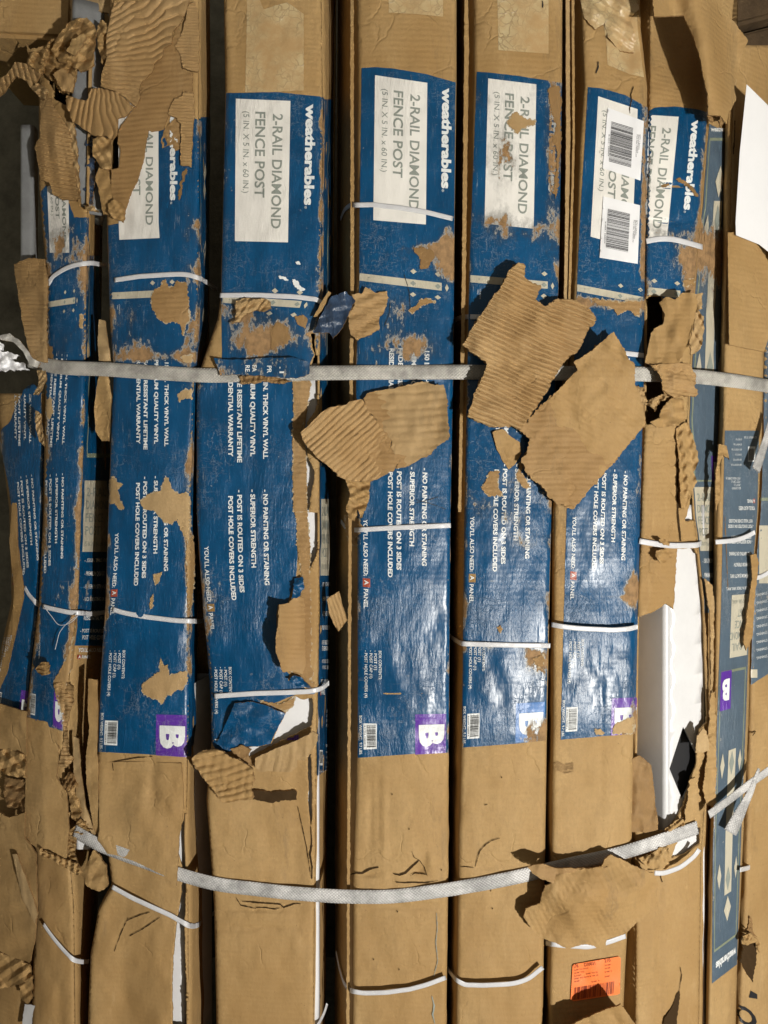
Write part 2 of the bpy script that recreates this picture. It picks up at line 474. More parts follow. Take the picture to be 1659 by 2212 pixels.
def art_front(f, parts='pthbcBw', acol=None, bcol=None):
    """the printed front panel, a 0..200 across, b 0..1484 down; lettering runs down the box"""
    if 'p' in parts:
        f.rect(29, 11, 141, 326, PANEL, .0009, 7)
        f.text('2-RAIL DIAMOND', (106, 41), (105, 296), 20, INK_GREY, bold=.018)
        f.text('FENCE POST', (70, 38), (70, 228), 20, INK_GREY, bold=.018)
        f.text('(5 IN. X 5 IN. x 60 IN.)', (45, 38), (45, 219), 12, INK_GREY, bold=.004)
    if 't' in parts:
        f.text('weatherables', (174, 16), (174, 242), 19, INK_WHITE, bold=.045)
        f.text('®', (174, 244), (174, 250), 5, INK_WHITE, bold=0)
    if 'h' in parts:
        f.rect(0, 443, 176, 459, CREAM, .0009, 6)
        for a in (115, 168):
            f.diamond(a, 451, 6.5, 5.5, INK_GREY, .0014)
            f.diamond(a, 426, 7, 5.5, CREAM, .0014); f.diamond(a, 476, 7, 5.5, CREAM, .0014)
        f.diamond(187, 452, 4, 8, CREAM, .0014)
        f.rect(19, 449, 21.5, 451.5, INK_GREY, .0014)
        f.text('CONCRETE', (22, 472), (22, 494), 3, INK_WHITE, bold=0); f.text('HOLE', (17, 474), (17, 484), 3, INK_WHITE, bold=0)
    if 'b' in parts:
        for txt, a, b0, b1 in (('- .150 IN. THICK VINYL WALL', 142, 590, 786), ('- PREMIUM QUALITY VINYL', 115, 590, 781),
                               ('- FADE RESISTANT LIFETIME', 87, 590, 794), ('  RESIDENTIAL WARRANTY', 68, 602, 782)):
            f.text(txt, (a, b0), (a, b1), 9.5, INK_WHITE, bold=.035)
    if 'c' in parts:
        for txt, a, b0, b1 in (('- NO PAINTING OR STAINING', 142, 852, 1059), ('- SUPERIOR STRENGTH', 115, 852, 1020),
                               ('- POST IS ROUTED ON 3 SIDES', 87, 853, 1074), ('POST HOLE COVERS INCLUDED', 68, 866, 1092)):
            f.text(txt, (a, b0), (a, b1), 9.5, INK_WHITE, bold=.035)
        f.text("YOU'LL ALSO NEED:", (15, 972), (15, 1094), 9, INK_WHITE, bold=.02)
        f.rect(13, 1099, 29, 1118, acol or RED, .0009)
        f.text('A', (16.5, 1103), (16.5, 1113), 9, INK_WHITE, .0014, bold=.02)
        f.text('PANEL', (15, 1122), (15, 1164), 9, INK_WHITE, bold=.02)
    if 'B' in parts:
        for txt, a, b0, b1 in (('BOX CONTENTS:', 47, 1254, 1317), ('- POST (1)', 37, 1254, 1296), ('- POST CAP (1)', 27, 1254, 1314),
                               ('- POST HOLE COVERS (4)', 16, 1254, 1356)):
            f.text(txt, (a, b0), (a, b1), 6.2, INK_WHITE, bold=.012)
        f.text('BOX WEIGHT:  9.7 LBS.', (3.5, 1394), (3.5, 1478), 6, INK_WHITE, bold=.015)
        f.rect(13, 1411, 42, 1467, INK_WHITE, .0009)
        f.bars(20, 1415, 40, 1463, INK_DARK, .0013)
        f.text('8 41254 196550 4', (14.5, 1416), (14.5, 1461), 3.2, INK_DARK, bold=0)
        f.rect(127, 1394, 195, 1484, bcol or PURPLE, .0009)
        f.text('B', (139, 1418), (139, 1468), 50, INK_WHITE, .0014, bold=.055)

def art_side(f, parts='fpt', lines=True):
    """the printed side panel: a 0..200 across, b 0..1484 down; lettering is level"""
    if 'f' in parts:
        f.text('weatherables', (12, 38), (170, 38), 17, INK_WHITE, bold=.035)
        for r in ((12, 62, 186, 69), (12, 69, 18, 820), (180, 69, 186, 820), (12, 820, 186, 827)):
            f.rect(*r, INK_GOLD, .0009, 8)
        f.rect(62, 210, 112, 640, CREAM, .0009, 8)
        for b in (255, 600):
            f.diamond(87, b, 17, 36, INK_GREY, .0014)
        f.diamond(87, 165, 26, 38, CREAM, .0014)
        for b in (275, 600): f.diamond(152, b, 15, 38, CREAM, .0014); f.diamond(32, b, 12, 34, CREAM, .0014)
        f.rect(110, 720, 184, 826, PURPLE, .0012)
        f.text('B', (122, 800), (172, 800), 52, INK_WHITE, .0016, bold=.055)
    if 'p' in parts:
        f.rect(8, 860, 128, 1032, CREAM, .0009, 6)
        for i, q in enumerate(('2-RAIL', 'DIAMOND', 'FENCE', 'POST')):
            f.text(q, (16, 898 + i * 31), (16 + 16.5 * len(q), 898 + i * 31), 21, INK_GREY, bold=.006)
        f.text('(5 IN. X 5 IN. x 60 IN.)', (14, 1018), (122, 1018), 11, INK_GREY, bold=0)
    if 't' in parts:
        for txt, b in (('- .150 IN. THICK VINYL WALL', 1058), ('- PREMIUM QUALITY VINYL', 1089), ('- SUPERIOR STRENGTH', 1120),
                       ('- NO PAINTING OR STAINING', 1150), ('- FADE RESISTANT LIFETIME', 1183), ('  RESIDENTIAL WARRANTY', 1196),
                       ('- POST IS ROUTED ON 3 SIDES', 1229), ('POST HOLE COVERS INCLUDED', 1245)):
            x0 = 16 if txt[0] == '-' else 25
            f.text(txt, (x0, b), (x0 + len(txt) * 5.6, b), 9.5, INK_WHITE, bold=.015)
        f.text("YOU'LL ALSO NEED:", (14, 1275), (110, 1275), 10, INK_WHITE, bold=.02)
        f.rect(14, 1284, 26, 1296, RED, .0009); f.text('A PANEL', (16, 1294), (62, 1294), 9, INK_WHITE, .0014, bold=.02)
        for i, q in enumerate(('BOX CONTENTS:', '- POST (1)', '- POST CAP (1)', '- POST HOLE COVERS (4)')):
            f.text(q, (100, 1328 + i * 9), (100 + len(q) * 4, 1328 + i * 9), 6, INK_WHITE, bold=0)
        f.rect(20, 1398, 62, 1440, INK_WHITE, .0009); f.bars(24, 1402, 58, 1434, INK_DARK, .0014, along='a')
        for i in range(6):
            f.text('BOX WEIGHT 9.7 LBS.', (100, 1392 + i * 14), (160 - (i % 3) * 12, 1392 + i * 14), 5, INK_WHITE, bold=0)
        f.text('BOX WEIGHT: 9.7 LBS.', (14, 1468), (88, 1468), 6, INK_WHITE, bold=0)

# ------------------------------------------------------------------ cartons
def tab(rows):
    a = np.array(rows, float)
    return lambda v: [np.interp(v, a[:, 0], a[:, k]) for k in range(1, a.shape[1])]

BASE_U = [-120, -40, 0, 95, 240, 430, 700, 1000, 1200, 1390, 1530, 1600, 1660, 1760]
BASE_D = [.17, .13, .11, .065, .034, .014, .002, -.004, -.004, .002, .028, .06, .085, .15]
def base(u): return np.interp(u, BASE_U, BASE_D)

class Carton:
    def __init__(s, rows, seed, depth=.135, bulge=.004, ub_l=None, ub_r=None, v0=-150, v1=2372, dents=(), rough=1.0, dcut=0.0,
                 deep_l=None, deep_r=None, wash=.00003):
        s.edge = tab(rows); s.seed = seed; s.depth = depth; s.bulge = bulge; s.v0, s.v1 = v0, v1
        s.dents = dents; s.rough = rough; s.dcut = dcut; s.wash = wash
        s.ub_l = tab(ub_l) if ub_l else None; s.ub_r = tab(ub_r) if ub_r else None
        s.deep_l = deep_l or depth; s.deep_r = deep_r or depth
        s.low = .35; s.spots = []; s.edge_wear = .35; s.base_wear = .0
    def disp(s, u, v):
        r = s.rough
        lo = 1 + s.low * np.clip((v - 1600) / 150., 0, 1)
        d = .0016 * vn(u / 90, v / 170, s.seed) * r * lo + .0022 * (lo - 1) * (crumple(u, v, 150, s.seed + 60) - .5) + .0013 * vn(u / 34, v / 60, s.seed + 1) * r + .0006 * vn(u / 16, v / 26, s.seed + 2) * r
        d = d + s.wash * np.sin(2 * np.pi * v / 11.3 + 2 * vn(u / 80, v / 80, s.seed + 3)) * (1 + vn(u / 60, v / 150, s.seed + 5))
        for (cu, cv, ru, rv, amp) in s.dents:
            q = ((u - cu) / ru) ** 2 + ((v - cv + 3 * vn(u / 20, 0 * u, s.seed + 9)) / rv) ** 2
            d = d + amp * np.exp(-q * 1.5)
        return d
    def fd(s, u, v, raw=False):
        u = np.asarray(u, float); v = np.asarray(v, float) + 0 * u
        L, R = s.edge(v)
        w = R - L
        p = (u - L) / w
        pc = np.clip(p, 0, 1)
        d = base(L) * (1 - pc) + base(R) * pc + s.dcut - s.bulge * 4 * pc * (1 - pc)
        if raw: return d
        r = 9.0
        e = np.minimum(pc, 1 - pc) * w
        q = np.clip(r - e, 0, r)
        d = d + S * (r - np.sqrt(np.maximum(0, r * r - q * q))) * 1.0
        over = np.maximum(-p, p - 1) * w
        d = d + np.where(over > 0, over * S * 2.5, 0)
        return d + s.disp(np.clip(u, L, R), v)
    def P(s, u, v, off=0.0):
        return W(u, v, s.fd(u, v) - off)
    def PS(s, side, q, v, off=0.0):
        """side wall: q metres back from the front corner"""
        v = np.asarray(v, float) + 0 * np.asarray(q, float); q = np.asarray(q, float) + 0 * v
        L, R = s.edge(v)
        uc = L if side < 0 else R
        a = s.P(uc, v)
        dp = s.deep_l if side < 0 else s.deep_r
        tb = s.ub_l if side < 0 else s.ub_r
        if tb is not None:
            ub = tb(v)[0]; b = W(ub, v, a[..., 1] + dp)
        else:
            b = a.copy(); b[..., 1] += dp; b[..., 0] += side * .002
        t = (q / dp)[..., None]
        o = a * (1 - t) + b * t
        o[..., 0] += side * (off + .003 * np.sin(np.pi * np.clip(q / dp, 0, 1)) * (1 + .5 * vn(v / 130, q * 20, s.seed + 6)) + .0010 * vn(v / 40, q * 90, s.seed + 7))
        if tb is not None: o[..., 1] -= off * .6
        return o
    def wear(s, u, v):
        u = np.asarray(u, float); v = np.asarray(v, float) + 0 * u
        L, R = s.edge(v)
        e = np.minimum(np.abs(u - L), np.abs(R - u))
        w = s.base_wear + .02 + (s.edge_wear + .08) * np.exp(-(np.maximum(0, e - 3) / 11.0)) * (.7 + .5 * vn(v / 45, 0 * v, s.seed + 4))
        for (cu, cv, ru, rv, a) in s.spots:
            w = w + a * np.exp(-(((u - cu) / ru) ** 2 + ((v - cv) / rv) ** 2))
        return np.clip(w, 0, 1)
    def body(s, parent, mat=KRAFT, holes=(), name='board_body'):
        acc = Acc()
        vs = np.arange(s.v0, s.v1 + 1, 7.0)
        L0, R0 = s.edge(1100.)
        nf = max(10, int((R0 - L0) / 5.5)); ns = 6
        A = []
        hole_grid = []
        for i in range(ns, 0, -1): A.append(s.PS(-1, np.full(len(vs), s.deep_l * i / ns), vs)); hole_grid.append(None)
        L, R = s.edge(vs)
        ps = [0, .3, .7, 1.3, 2.2, 3.5]
        for i in range(nf + 1):
            p = i / nf
            u = L + (R - L) * p
            A.append(s.P(u, vs)); hole_grid.append(u)
        for i in range(1, ns + 1): A.append(s.PS(1, np.full(len(vs), s.deep_r * i / ns), vs)); hole_grid.append(None)
        G = np.stack(A, 1)  # rows, cols, 3
        nr, nc = G.shape[:2]
        F = []
        drop = np.zeros((nr - 1, nc - 1), bool)
        if holes:
            U = np.stack([h if h is not None else np.full(nr, -9999.) for h in hole_grid], 1)
            cu = (U[:-1, :-1] + U[1:, 1:]) / 2; cv = np.repeat(((vs[:-1] + vs[1:]) / 2)[:, None], nc - 1, 1)
            for h in holes: drop |= inside(cu, cv, h)
        if holes:
            drop[:, ns:ns + nf] = True
            vv = np.arange(s.v0, s.v1 + 1, 14.0); Lr, Rr = s.edge(vv)
            outl = list(zip(Lr, vv)) + list(zip(Rr[::-1], vv[::-1]))
            V2, F2 = region(outl, 6, holes)
            acc.add(s.P(V2[:, 0], V2[:, 1]), F2, mat)
        for r in range(nr - 1):
            for c in range(nc - 1):
                if drop[r, c]: continue
                i = r * nc + c
                F.append((i, i + nc, i + nc + 1, i + 1))
        V = G.reshape(-1, 3)
        # back and ends
        tl, tr, bl, br = 0, nc - 1, (nr - 1) * nc, nr * nc - 1
        F.append((tr, br, bl, tl)); F.append(tuple(range(0, nc))); F.append(tuple(range(nr * nc - 1, (nr - 1) * nc - 1, -1)))
        acc.add(V, F, mat)
        ob = acc.build(name, parent)
        if holes:
            md = ob.modifiers.new('thickness', 'SOLIDIFY'); md.thickness = .003; md.offset = -1
        return ob
    # mappers
    def front_px(s):
        return lambda a, b, off: (s.P(a, b, off), np.stack([a, b], -1))
    def front_art(s, knots, us):
        k = np.array(knots, float); ut = tab(us)
        def mp(a, b, off):
            vl = np.interp(b, k[:, 0], k[:, 1]); vr = np.interp(b, k[:, 0], k[:, 2])
            v = vl + (vr - vl) * a / 200.
            ul, ur = ut(v); u = ul + (ur - ul) * a / 200.
            return s.P(u, v, off), np.stack([u, v], -1)
        return mp
    def clip_front(s, lo=0, hi=9, holes=(), v0=-999, v1=9999):
        def c(u, v):
            L, R = s.edge(v)
            k = (u > L + lo) & (u < R + hi) & (v > v0) & (v < v1)
            for h in holes: k &= ~inside(u, v, h)
            return k
        return c
    def side_art(s, side, knots, amax=200., flip=False):
        k = np.array(knots, float)
        dp = s.deep_l if side < 0 else s.deep_r
        def mp(a, b, off):
            q = np.clip(np.asarray(a, float) / amax, 0, 1) * dp * .98
            v = np.interp(b, k[:, 0], k[:, 1])
            L, R = s.edge(v)
            return s.PS(side, q, v, off), np.stack([np.full(len(v), 0.) + (R if side > 0 else L) - 30, v], -1)
        return mp

def patch(car, acc, poly, mat, off=.0020, amp=2.2, step=4, seed=1, thick=0.0):
    par = [e for c, e in CT.values() if c is car][0]
    a = Acc()
    if mat not in (INK_WHITE, KRAFT_EDGE):
        c = np.array(poly).mean(0)
        big = [(c[0] + (x - c[0]) * (1 + 1.6 / (abs(x - c[0]) + 14)), c[1] + (y - c[1]) * (1 + 1.6 / (abs(y - c[1]) + 14))) for x, y in poly]
        V, F = region(rag(big, amp + 1.6, 2.2, seed + 500, 5.0), step)
        a.add(car.P(V[:, 0], V[:, 1], off - .0004), F, PULP)
    V, F = region(rag(poly, amp + .6, 2.2, seed, 6.0), step)
    # lifted torn edge
    XYZ = car.P(V[:, 0], V[:, 1], off + .0003 * vn(V[:, 0] / 6, V[:, 1] / 6, seed))
    a.add(XYZ, F, mat)
    return a.build('torn_patch', par)

def sheet(name, poly, dfun, mat, parent=None, thick=.0022, step=4, amp=2.0, seed=1, edge=None, back=None, holes=(), rstep=3.2, wear=0.0, acc=None, smooth=True):
    """a torn sheet of board: outline in sketch units, dfun(u,v)=distance behind the front plane"""
    own = acc is None
    acc = acc or Acc()
    out = rag(poly, amp, rstep, seed)
    V, F = region(out, step, [rag(h, amp, rstep, seed + 3) for h in holes])
    d = dfun(V[:, 0], V[:, 1])
    top = W(V[:, 0], V[:, 1], d)
    acc.add(top, F, mat, wear)
    # back layer and rim
    bot = top.copy(); bot[:, 1] += thick
    acc.add(bot, F[:, ::-1], back or mat, wear)
    cnt = {}
    for f in F:
        for a, b in ((f[0], f[1]), (f[1], f[2]), (f[2], f[0])):
            cnt[(a, b)] = 1
    be = [(a, b) for (a, b) in cnt if (b, a) not in cnt]
    n = len(V)
    idx = sorted({i for e in be for i in e}); mp = {j: i for i, j in enumerate(idx)}
    rim = np.concatenate([top[idx], bot[idx]])
    acc.add(rim, [(mp[b], mp[a], mp[a] + len(idx), mp[b] + len(idx)) for a, b in be], edge or KRAFT_EDGE)
    if own: return acc.build(name, parent, smooth)

def pleat(phase, sharp=.5):
    """corrugating medium: broad ridges, narrow valleys; returns 0..1 (1 = valley)"""
    return 1 - np.abs(np.sin(phase * math.pi)) ** sharp
def flute_lin(u, v, ang, lam, seed, warp=3.0):
    """phase of straight flutes whose lines run along ang (degrees, sketch axes)"""
    a = math.radians(ang)
    n = -math.sin(a) * u + math.cos(a) * v
    return (n + warp * vn(u / 60, v / 60, seed) + 1.0 * vn(u / 17, v / 17, seed + 1)) / lam

# ------------------------------------------------------------------ the setting
def quad_obj(name, pts, mat, kind):
    acc = Acc(); acc.add(pts, [(0, 1, 2, 3)], mat)
    return tag(acc.build(name, smooth=False), kind=kind)
quad_obj('floor', [(-6, -4, 0), (6, -4, 0), (6, 6, 0), (-6, 6, 0)], CONCRETE, 'structure')
quad_obj('wall', [(-6, .36, 0), (6, .36, 0), (6, .36, 4), (-6, .36, 4)], CONCRETE, 'structure')

def strap_obj(name, pts, width, mat, label, cat, group, dens=6, thick=.0008, twist=None, ragged=False):
    """ribbon along (u,v,d) points, width in metres"""
    P = np.array(pts, float)
    seg = np.r_[0, np.cumsum(np.hypot(np.diff(P[:, 0]), np.diff(P[:, 1])) + np.abs(np.diff(P[:, 2])) / S * .5)]
    t = np.arange(0, seg[-1] + .1, dens)
    # Catmull-Rom through the points
    def cr(k):
        y = P[:, k]; m = np.gradient(y, seg) if len(P) > 2 else np.full(len(P), (y[-1] - y[0]) / seg[-1])
        i = np.clip(np.searchsorted(seg, t, 'right') - 1, 0, len(P) - 2)
        h = seg[i + 1] - seg[i]; x = (t - seg[i]) / h
        return (2 * x**3 - 3 * x**2 + 1) * y[i] + (x**3 - 2 * x**2 + x) * h * m[i] + (-2 * x**3 + 3 * x**2) * y[i + 1] + (x**3 - x**2) * h * m[i + 1]
    u, v, d = cr(0), cr(1), cr(2)
    C = W(u, v, d)
    tan = np.gradient(C, axis=0); tan /= np.linalg.norm(tan, axis=1)[:, None] + 1e-9
    # width direction: perpendicular to tangent in the picture-parallel plane, falling back to vertical
    up = np.array([0, 0, 1.0]) - tan * tan[:, 2:3]
    up /= np.linalg.norm(up, axis=1)[:, None] + 1e-9
    nrm = np.cross(tan, up)
    s_len = np.r_[0, np.cumsum(np.linalg.norm(np.diff(C, axis=0), axis=1))]
    wd = width if np.ndim(width) else np.full(len(t), width)
    if np.ndim(width): wd = np.interp(np.linspace(0, 1, len(t)), np.linspace(0, 1, len(width)), width)
    wob = .0004 * vn(t / 40, 0 * t, 5)
    nw = 5; rows = []; uv = []
    for j in range(nw):
        y = (j / (nw - 1) - .5)
        rows.append(C + up * (y * wd)[:, None] - nrm * 0 + np.stack([0 * t, wob * (1 if j % 2 else .6), 0 * t], -1))
        uv.append(np.stack([s_len, y * wd], -1))
    n = len(t)
    V = np.concatenate(rows); UV = np.concatenate(uv)
    Vb = V + np.concatenate([nrm] * nw) * np.where(np.concatenate([nrm] * nw)[:, 1:2] > 0, thick, -thick)
    F = []
    for j in range(nw - 1):
        for i in range(n - 1):
            a = j * n + i
            F.append((a, a + 1, a + n + 1, a + n)); b = a + nw * n
            F.append((b + n, b + n + 1, b + 1, b))
    for i in range(n - 1):
        F.append((i, i + nw * n, i + 1 + nw * n, i + 1)); a = (nw - 1) * n + i
        F.append((a + 1, a + 1 + nw * n, a + nw * n, a))
    for i in (0, n - 1):
        for j in range(nw - 1):
            a = j * n + i
            F.append((a, a + n, a + n + nw * n, a + nw * n))
    acc = Acc(); acc.add(np.concatenate([V, Vb]), F, mat, 0, np.concatenate([UV, UV]))
    return tag(acc.build(name), label, cat, group)

CT = {}
G_CART = 'long cardboard cartons strapped upright side by side'
def carton_root(key, car, label, v=2372):
    L, R = car.edge(1106.)
    p = W((L + R) / 2, 1106., base((L + R) / 2) + .07)
    e = empty('cardboard_carton', (float(p[0]), float(p[1]), 0.0))
    tag(e, label, 'carton', G_CART)
    CT[key] = (car, e)
    return e

#@@CARTONS@@
# ================================================================== carton A (far left)
cA = Carton([(-150, -30, 92), (560, -8, 96), (900, -5, 96), (1100, 20, 92), (1300, 25, 84), (1540, -30, 58), (1800, -35, 62), (2372, -40, 72)], 3, rough=1.8, dcut=.02, deep_l=.10, v0=850)
eA = carton_root('A', cA, 'crushed far-left carton with blue printing in shade and a burst brown lower half')
cA.body(eA)
cA.spots = [(60, 900, 60, 60, .3)]
KA = [(0, 300, 305), (590, 760, 768), (786, 950, 960), (852, 1033, 1022), (1059, 1220, 1207), (1254, 1370, 1380), (1484, 1548, 1572)]
acc = Acc()
f = Flat(acc, cA.front_px(), None, cA.wear)
f.poly([(50, 843), (70, 828), (88, 845), (97, 963), (92, 1106), (92, 1200), (84, 1300), (73, 1420), (60, 1552), (0, 1528), (-28, 1516), (-24, 1480), (13, 1456), (30, 1389), (48, 1306), (46, 1266), (38, 1173), (33, 1106), (27, 1106), (18, 1050), (0, 960), (2, 930), (22, 910), (38, 870)], BLUE, .0006, 6, 1.5, 5)
f = Flat(acc, cA.front_art(KA, [(560, 0, 88), (980, 3, 88), (1226, 22, 105), (1400, -2, 90), (1540, -22, 76)]), cA.clip_front(2, 0, v0=850), cA.wear)
art_front(f, 'bcB')
acc.build('printed_panel', eA)

# ================================================================== carton B
cB = Carton([(-150, 84, 200), (400, 84, 192), (620, 102, 186), (800, 98, 185), (1106, 94, 175), (1300, 84, 168), (1540, 57, 142), (1800, 55, 145), (1835, 77, 150), (1960, 78, 160), (2130, 70, 162), (2372, 66, 165)], 13,
            rough=1.7, v0=110, ub_r=[(-150, 232), (600, 214), (1000, 240), (1500, 240), (1700, 212), (1900, 212), (2372, 196)], depth=.12)
cB.low = 2.2; cB.edge_wear = .5; cB.base_wear = .12
cB.spots = [(150, 700, 60, 300, .12), (170, 1350, 25, 180, .5), (120, 520, 40, 60, .4)]
eB = carton_root('B', cB, 'ripped second carton from the left, its top burst open into brown wads')
hB1 = rag(T('S4', (470, 470), (520, 450), (600, 500), (615, 540), (560, 640), (535, 670), (500, 640), (500, 560)), 3, 4, 3)
hBtop = rag(T('R1', (440, 60), (690, 60), (680, 560), (600, 900), (620, 1340), (520, 1340), (500, 1000), (470, 700), (350, 640), (300, 400)), 4, 4, 4)
cB.body(eB, holes=[hB1, hBtop])
KB = [(0, 300, 305), (326, 546, 546), (445, 655, 642), (590, 760, 768), (786, 955, 962), (852, 1028, 1020), (1059, 1216, 1203), (1254, 1370, 1375), (1484, 1554, 1580)]
UB = [(280, 84, 172), (620, 100, 172), (960, 66, 162), (1200, 62, 160), (1400, 62, 155), (1550, 56, 148)]
acc = Acc()
f = Flat(acc, cB.front_px(), cB.clip_front(1, 4, [hBtop]), cB.wear)
f.poly([(84, 420), (100, 400), (150, 440), (160, 470), (192, 470), (188, 800), (176, 1106), (170, 1300), (150, 1420), (122, 1480), (118, 1500), (138, 1580), (57, 1554), (72, 1420), (82, 1300), (94, 1106), (97, 800), (102, 620), (84, 560)], BLUE, .0006, 6, 1.5, 6)
f = Flat(acc, cB.front_art(KB, UB), cB.clip_front(2, 2, [hBtop], v0=400), cB.wear)
art_front(f, 'phbcB')
sB = cB.side_art(1, [(0, 250), (860, 1038), (1032, 1192), (1058, 1214), (1089, 1243), (1120, 1271), (1150, 1298), (1196, 1339), (1229, 1366), (1245, 1381), (1275, 1408), (1484, 1560)], 150)
f = Flat(acc, sB, lambda u, v: v < 1480, cB.wear)
f.poly([(-2, 330), (150, 330), (150, 1260), (-2, 1260)], BLUE, .0006, 9)
f.rect(14, 300, 18, 800, INK_GOLD, .001, 8); f.rect(14, 796, 150, 806, INK_GOLD, .001, 8)
art_side(Flat(acc, sB, lambda u, v: v < 1470, cB.wear), 'pt')
acc.build('printed_panel', eB)
# rubbed corner strip
patch(cB, acc, T('S1', (530, 290), (560, 320), (570, 600), (545, 800), (520, 900), (480, 1000), (440, 1050), (430, 1150), (470, 1150), (450, 1300), (400, 1300), (370, 1180), (350, 1100), (400, 1010), (440, 920), (480, 800), (500, 600), (520, 450)), KRAFT_FLUTE, amp=3, seed=21)
patch(cB, acc, T('R4', (515, 380), (540, 380), (535, 470), (515, 460)), KRAFT_LIGHT, amp=1.5, seed=22)
patch(cB, acc, T('R4', (300, 930), (330, 920), (345, 1000), (320, 1060), (300, 1030)), KRAFT_LIGHT, amp=2, seed=23)
patch(cB, acc, T('R4', (300, 560), (340, 600), (350, 680), (310, 690), (295, 620)), KRAFT_EDGE, amp=3, seed=24)

# ================================================================== carton C
cC = Carton([(-150, 238, 432), (60, 235, 430), (487, 231, 430), (700, 238, 426), (800, 245, 420), (1000, 238, 414), (1106, 234, 411), (1300, 228, 410), (1420, 220, 408), (1540, 212, 408), (1700, 210, 405), (1812, 208, 402), (1850, 234, 404), (1915, 242, 406), (1960, 214, 407), (2060, 196, 407), (2372, 184, 408)], 23,
            rough=1.2, ub_r=[(-150, 453), (200, 455), (700, 448), (900, 421), (1300, 424), (1600, 428), (1800, 444), (2372, 450)], depth=.12, dents=[(300, 1760, 40, 60, -.006), (330, 1700, 14, 70, .004)])
cC.low = 2.4; cC.edge_wear = .42
cC.spots = [(280, 750, 60, 40, .34), (320, 660, 90, 50, .16), (290, 690, 60, 30, .28), (340, 770, 90, 14, .5), (400, 780, 25, 90, .4), (405, 1150, 10, 200, .4), (340, 1240, 40, 50, .15), (405, 500, 14, 200, .3)]
eC = carton_root('C', cC, 'third carton from the left, brown fluting peeled open above its blue print')
hC = [rag(T('S4', (1200, 250), (1215, 340), (1220, 560), (1225, 640), (1222, 740), (1205, 900), (1195, 1000), (1200, 1200), (1222, 1400), (1225, 1700), (1120, 1700), (1112, 1500), (1118, 1250), (1140, 1020), (1160, 900), (1180, 740), (1185, 660), (1155, 560), (1160, 420), (1190, 330)), 1.5, 4, 5),
      rag(T('R1', (750, 840), (770, 900), (780, 980), (765, 1090), (700, 1100), (735, 1330), (700, 1300), (690, 1000)), 2, 4, 5)]
cC.body(eC, holes=hC)
KC = [(0, 196, 205), (326, 519, 512), (445, 634, 626), (590, 763, 770), (786, 962, 965), (852, 1030, 1027), (1059, 1240, 1231), (1254, 1405, 1405), (1394, 1540, 1545), (1484, 1624, 1636)]
UC = [(196, 233, 388), (480, 234, 388), (700, 240, 404), (1000, 239, 403), (1200, 235, 403), (1300, 226, 408), (1600, 212, 408)]
acc = Acc()
f = Flat(acc, cC.front_px(), None, cC.wear)
f.poly([(233, 487), (262, 482), (330, 285), (420, 255), (436, 262), (432, 700), (424, 800), (416, 1100), (414, 1634), (405, 1634), (212, 1624), (220, 1420), (229, 1300), (235, 1106), (239, 1000), (246, 800), (238, 700)], BLUE, .0006, 6, .8, 7)
f = Flat(acc, cC.front_art(KC, UC), cC.clip_front(3, 1), cC.wear)
art_front(f, 'pthbcB')
sC = cC.side_art(1, [(0, 215), (1484, 1640)], 200)
f = Flat(acc, sC, None, cC.wear)
f.poly([(-2, 40), (200, 40), (200, 1430), (-2, 1460)], BLUE, .0006, 9)
f.rect(6, 60, 15, 700, INK_GOLD, .001, 8)
for b in (145, 185, 320, 470): f.diamond(70, b + 20, 22, 22, CREAM, .001)
acc.build('printed_panel', eC)
patch(cC, acc, T('R4', (980, 265), (1000, 220), (1040, 205), (1055, 160), (1075, 150), (1090, 200), (1125, 200), (1145, 158), (1160, 170), (1205, 170), (1218, 240), (1222, 320), (1228, 420), (1205, 440), (1182, 515), (1165, 440), (1130, 425), (1070, 435), (1020, 400), (985, 330)), KRAFT_LINER, amp=2.4, seed=31)
patch(cC, acc, T('S1', (922, 1115), (985, 1075), (1000, 1050), (1035, 1040), (1040, 945), (1065, 1000), (1085, 990), (1095, 1060), (1150, 1045), (1212, 1035), (1215, 1100), (1185, 1150), (1150, 1150), (1110, 1190), (1080, 1180), (1050, 1245), (1025, 1215), (990, 1210), (940, 1185), (920, 1150)), KRAFT_LIGHT, amp=2.2, seed=32)
patch(cC, acc, T('R4', (910, 1590), (960, 1545), (1040, 1525), (1075, 1430), (1095, 1440), (1110, 1510), (1160, 1545), (1200, 1530), (1230, 1560), (1232, 1700), (1225, 1850), (1200, 1820), (1165, 1760), (1150, 1700), (1110, 1740), (1060, 1720), (1000, 1650), (930, 1640)), KRAFT_LIGHT, amp=2.2, seed=33)
patch(cC, acc, T('R4', (712, 1450), (730, 1430), (765, 1470), (795, 1480), (760, 1520), (800, 1640), (770, 1640), (745, 1600), (712, 1610)), KRAFT_LIGHT, amp=2, seed=34)
patch(cC, acc, T('S1', (992, 408), (1050, 388), (1035, 440), (1010, 475)), KRAFT_LIGHT, amp=1.6, seed=35)
patch(cC, acc, T('S1', (972, 570), (995, 530), (990, 620), (972, 630)), KRAFT_LIGHT, amp=1.2, seed=36)
patch(cC, acc, T('S1', (1220, 170), (1248, 150), (1262, 260), (1258, 420), (1245, 600), (1228, 640), (1212, 520), (1215, 400), (1205, 290)), KRAFT_FLUTE, amp=2.2, seed=37)
patch(cC, acc, T('R4', (1150, 900), (1190, 870), (1240, 860), (1248, 930), (1200, 920), (1160, 945)), KRAFT_LIGHT, amp=2.4, seed=38)
patch(cC, acc, T('R4', (1175, 650), (1245, 640), (1240, 690), (1190, 685)), KRAFT_LIGHT, amp=2.4, seed=39)
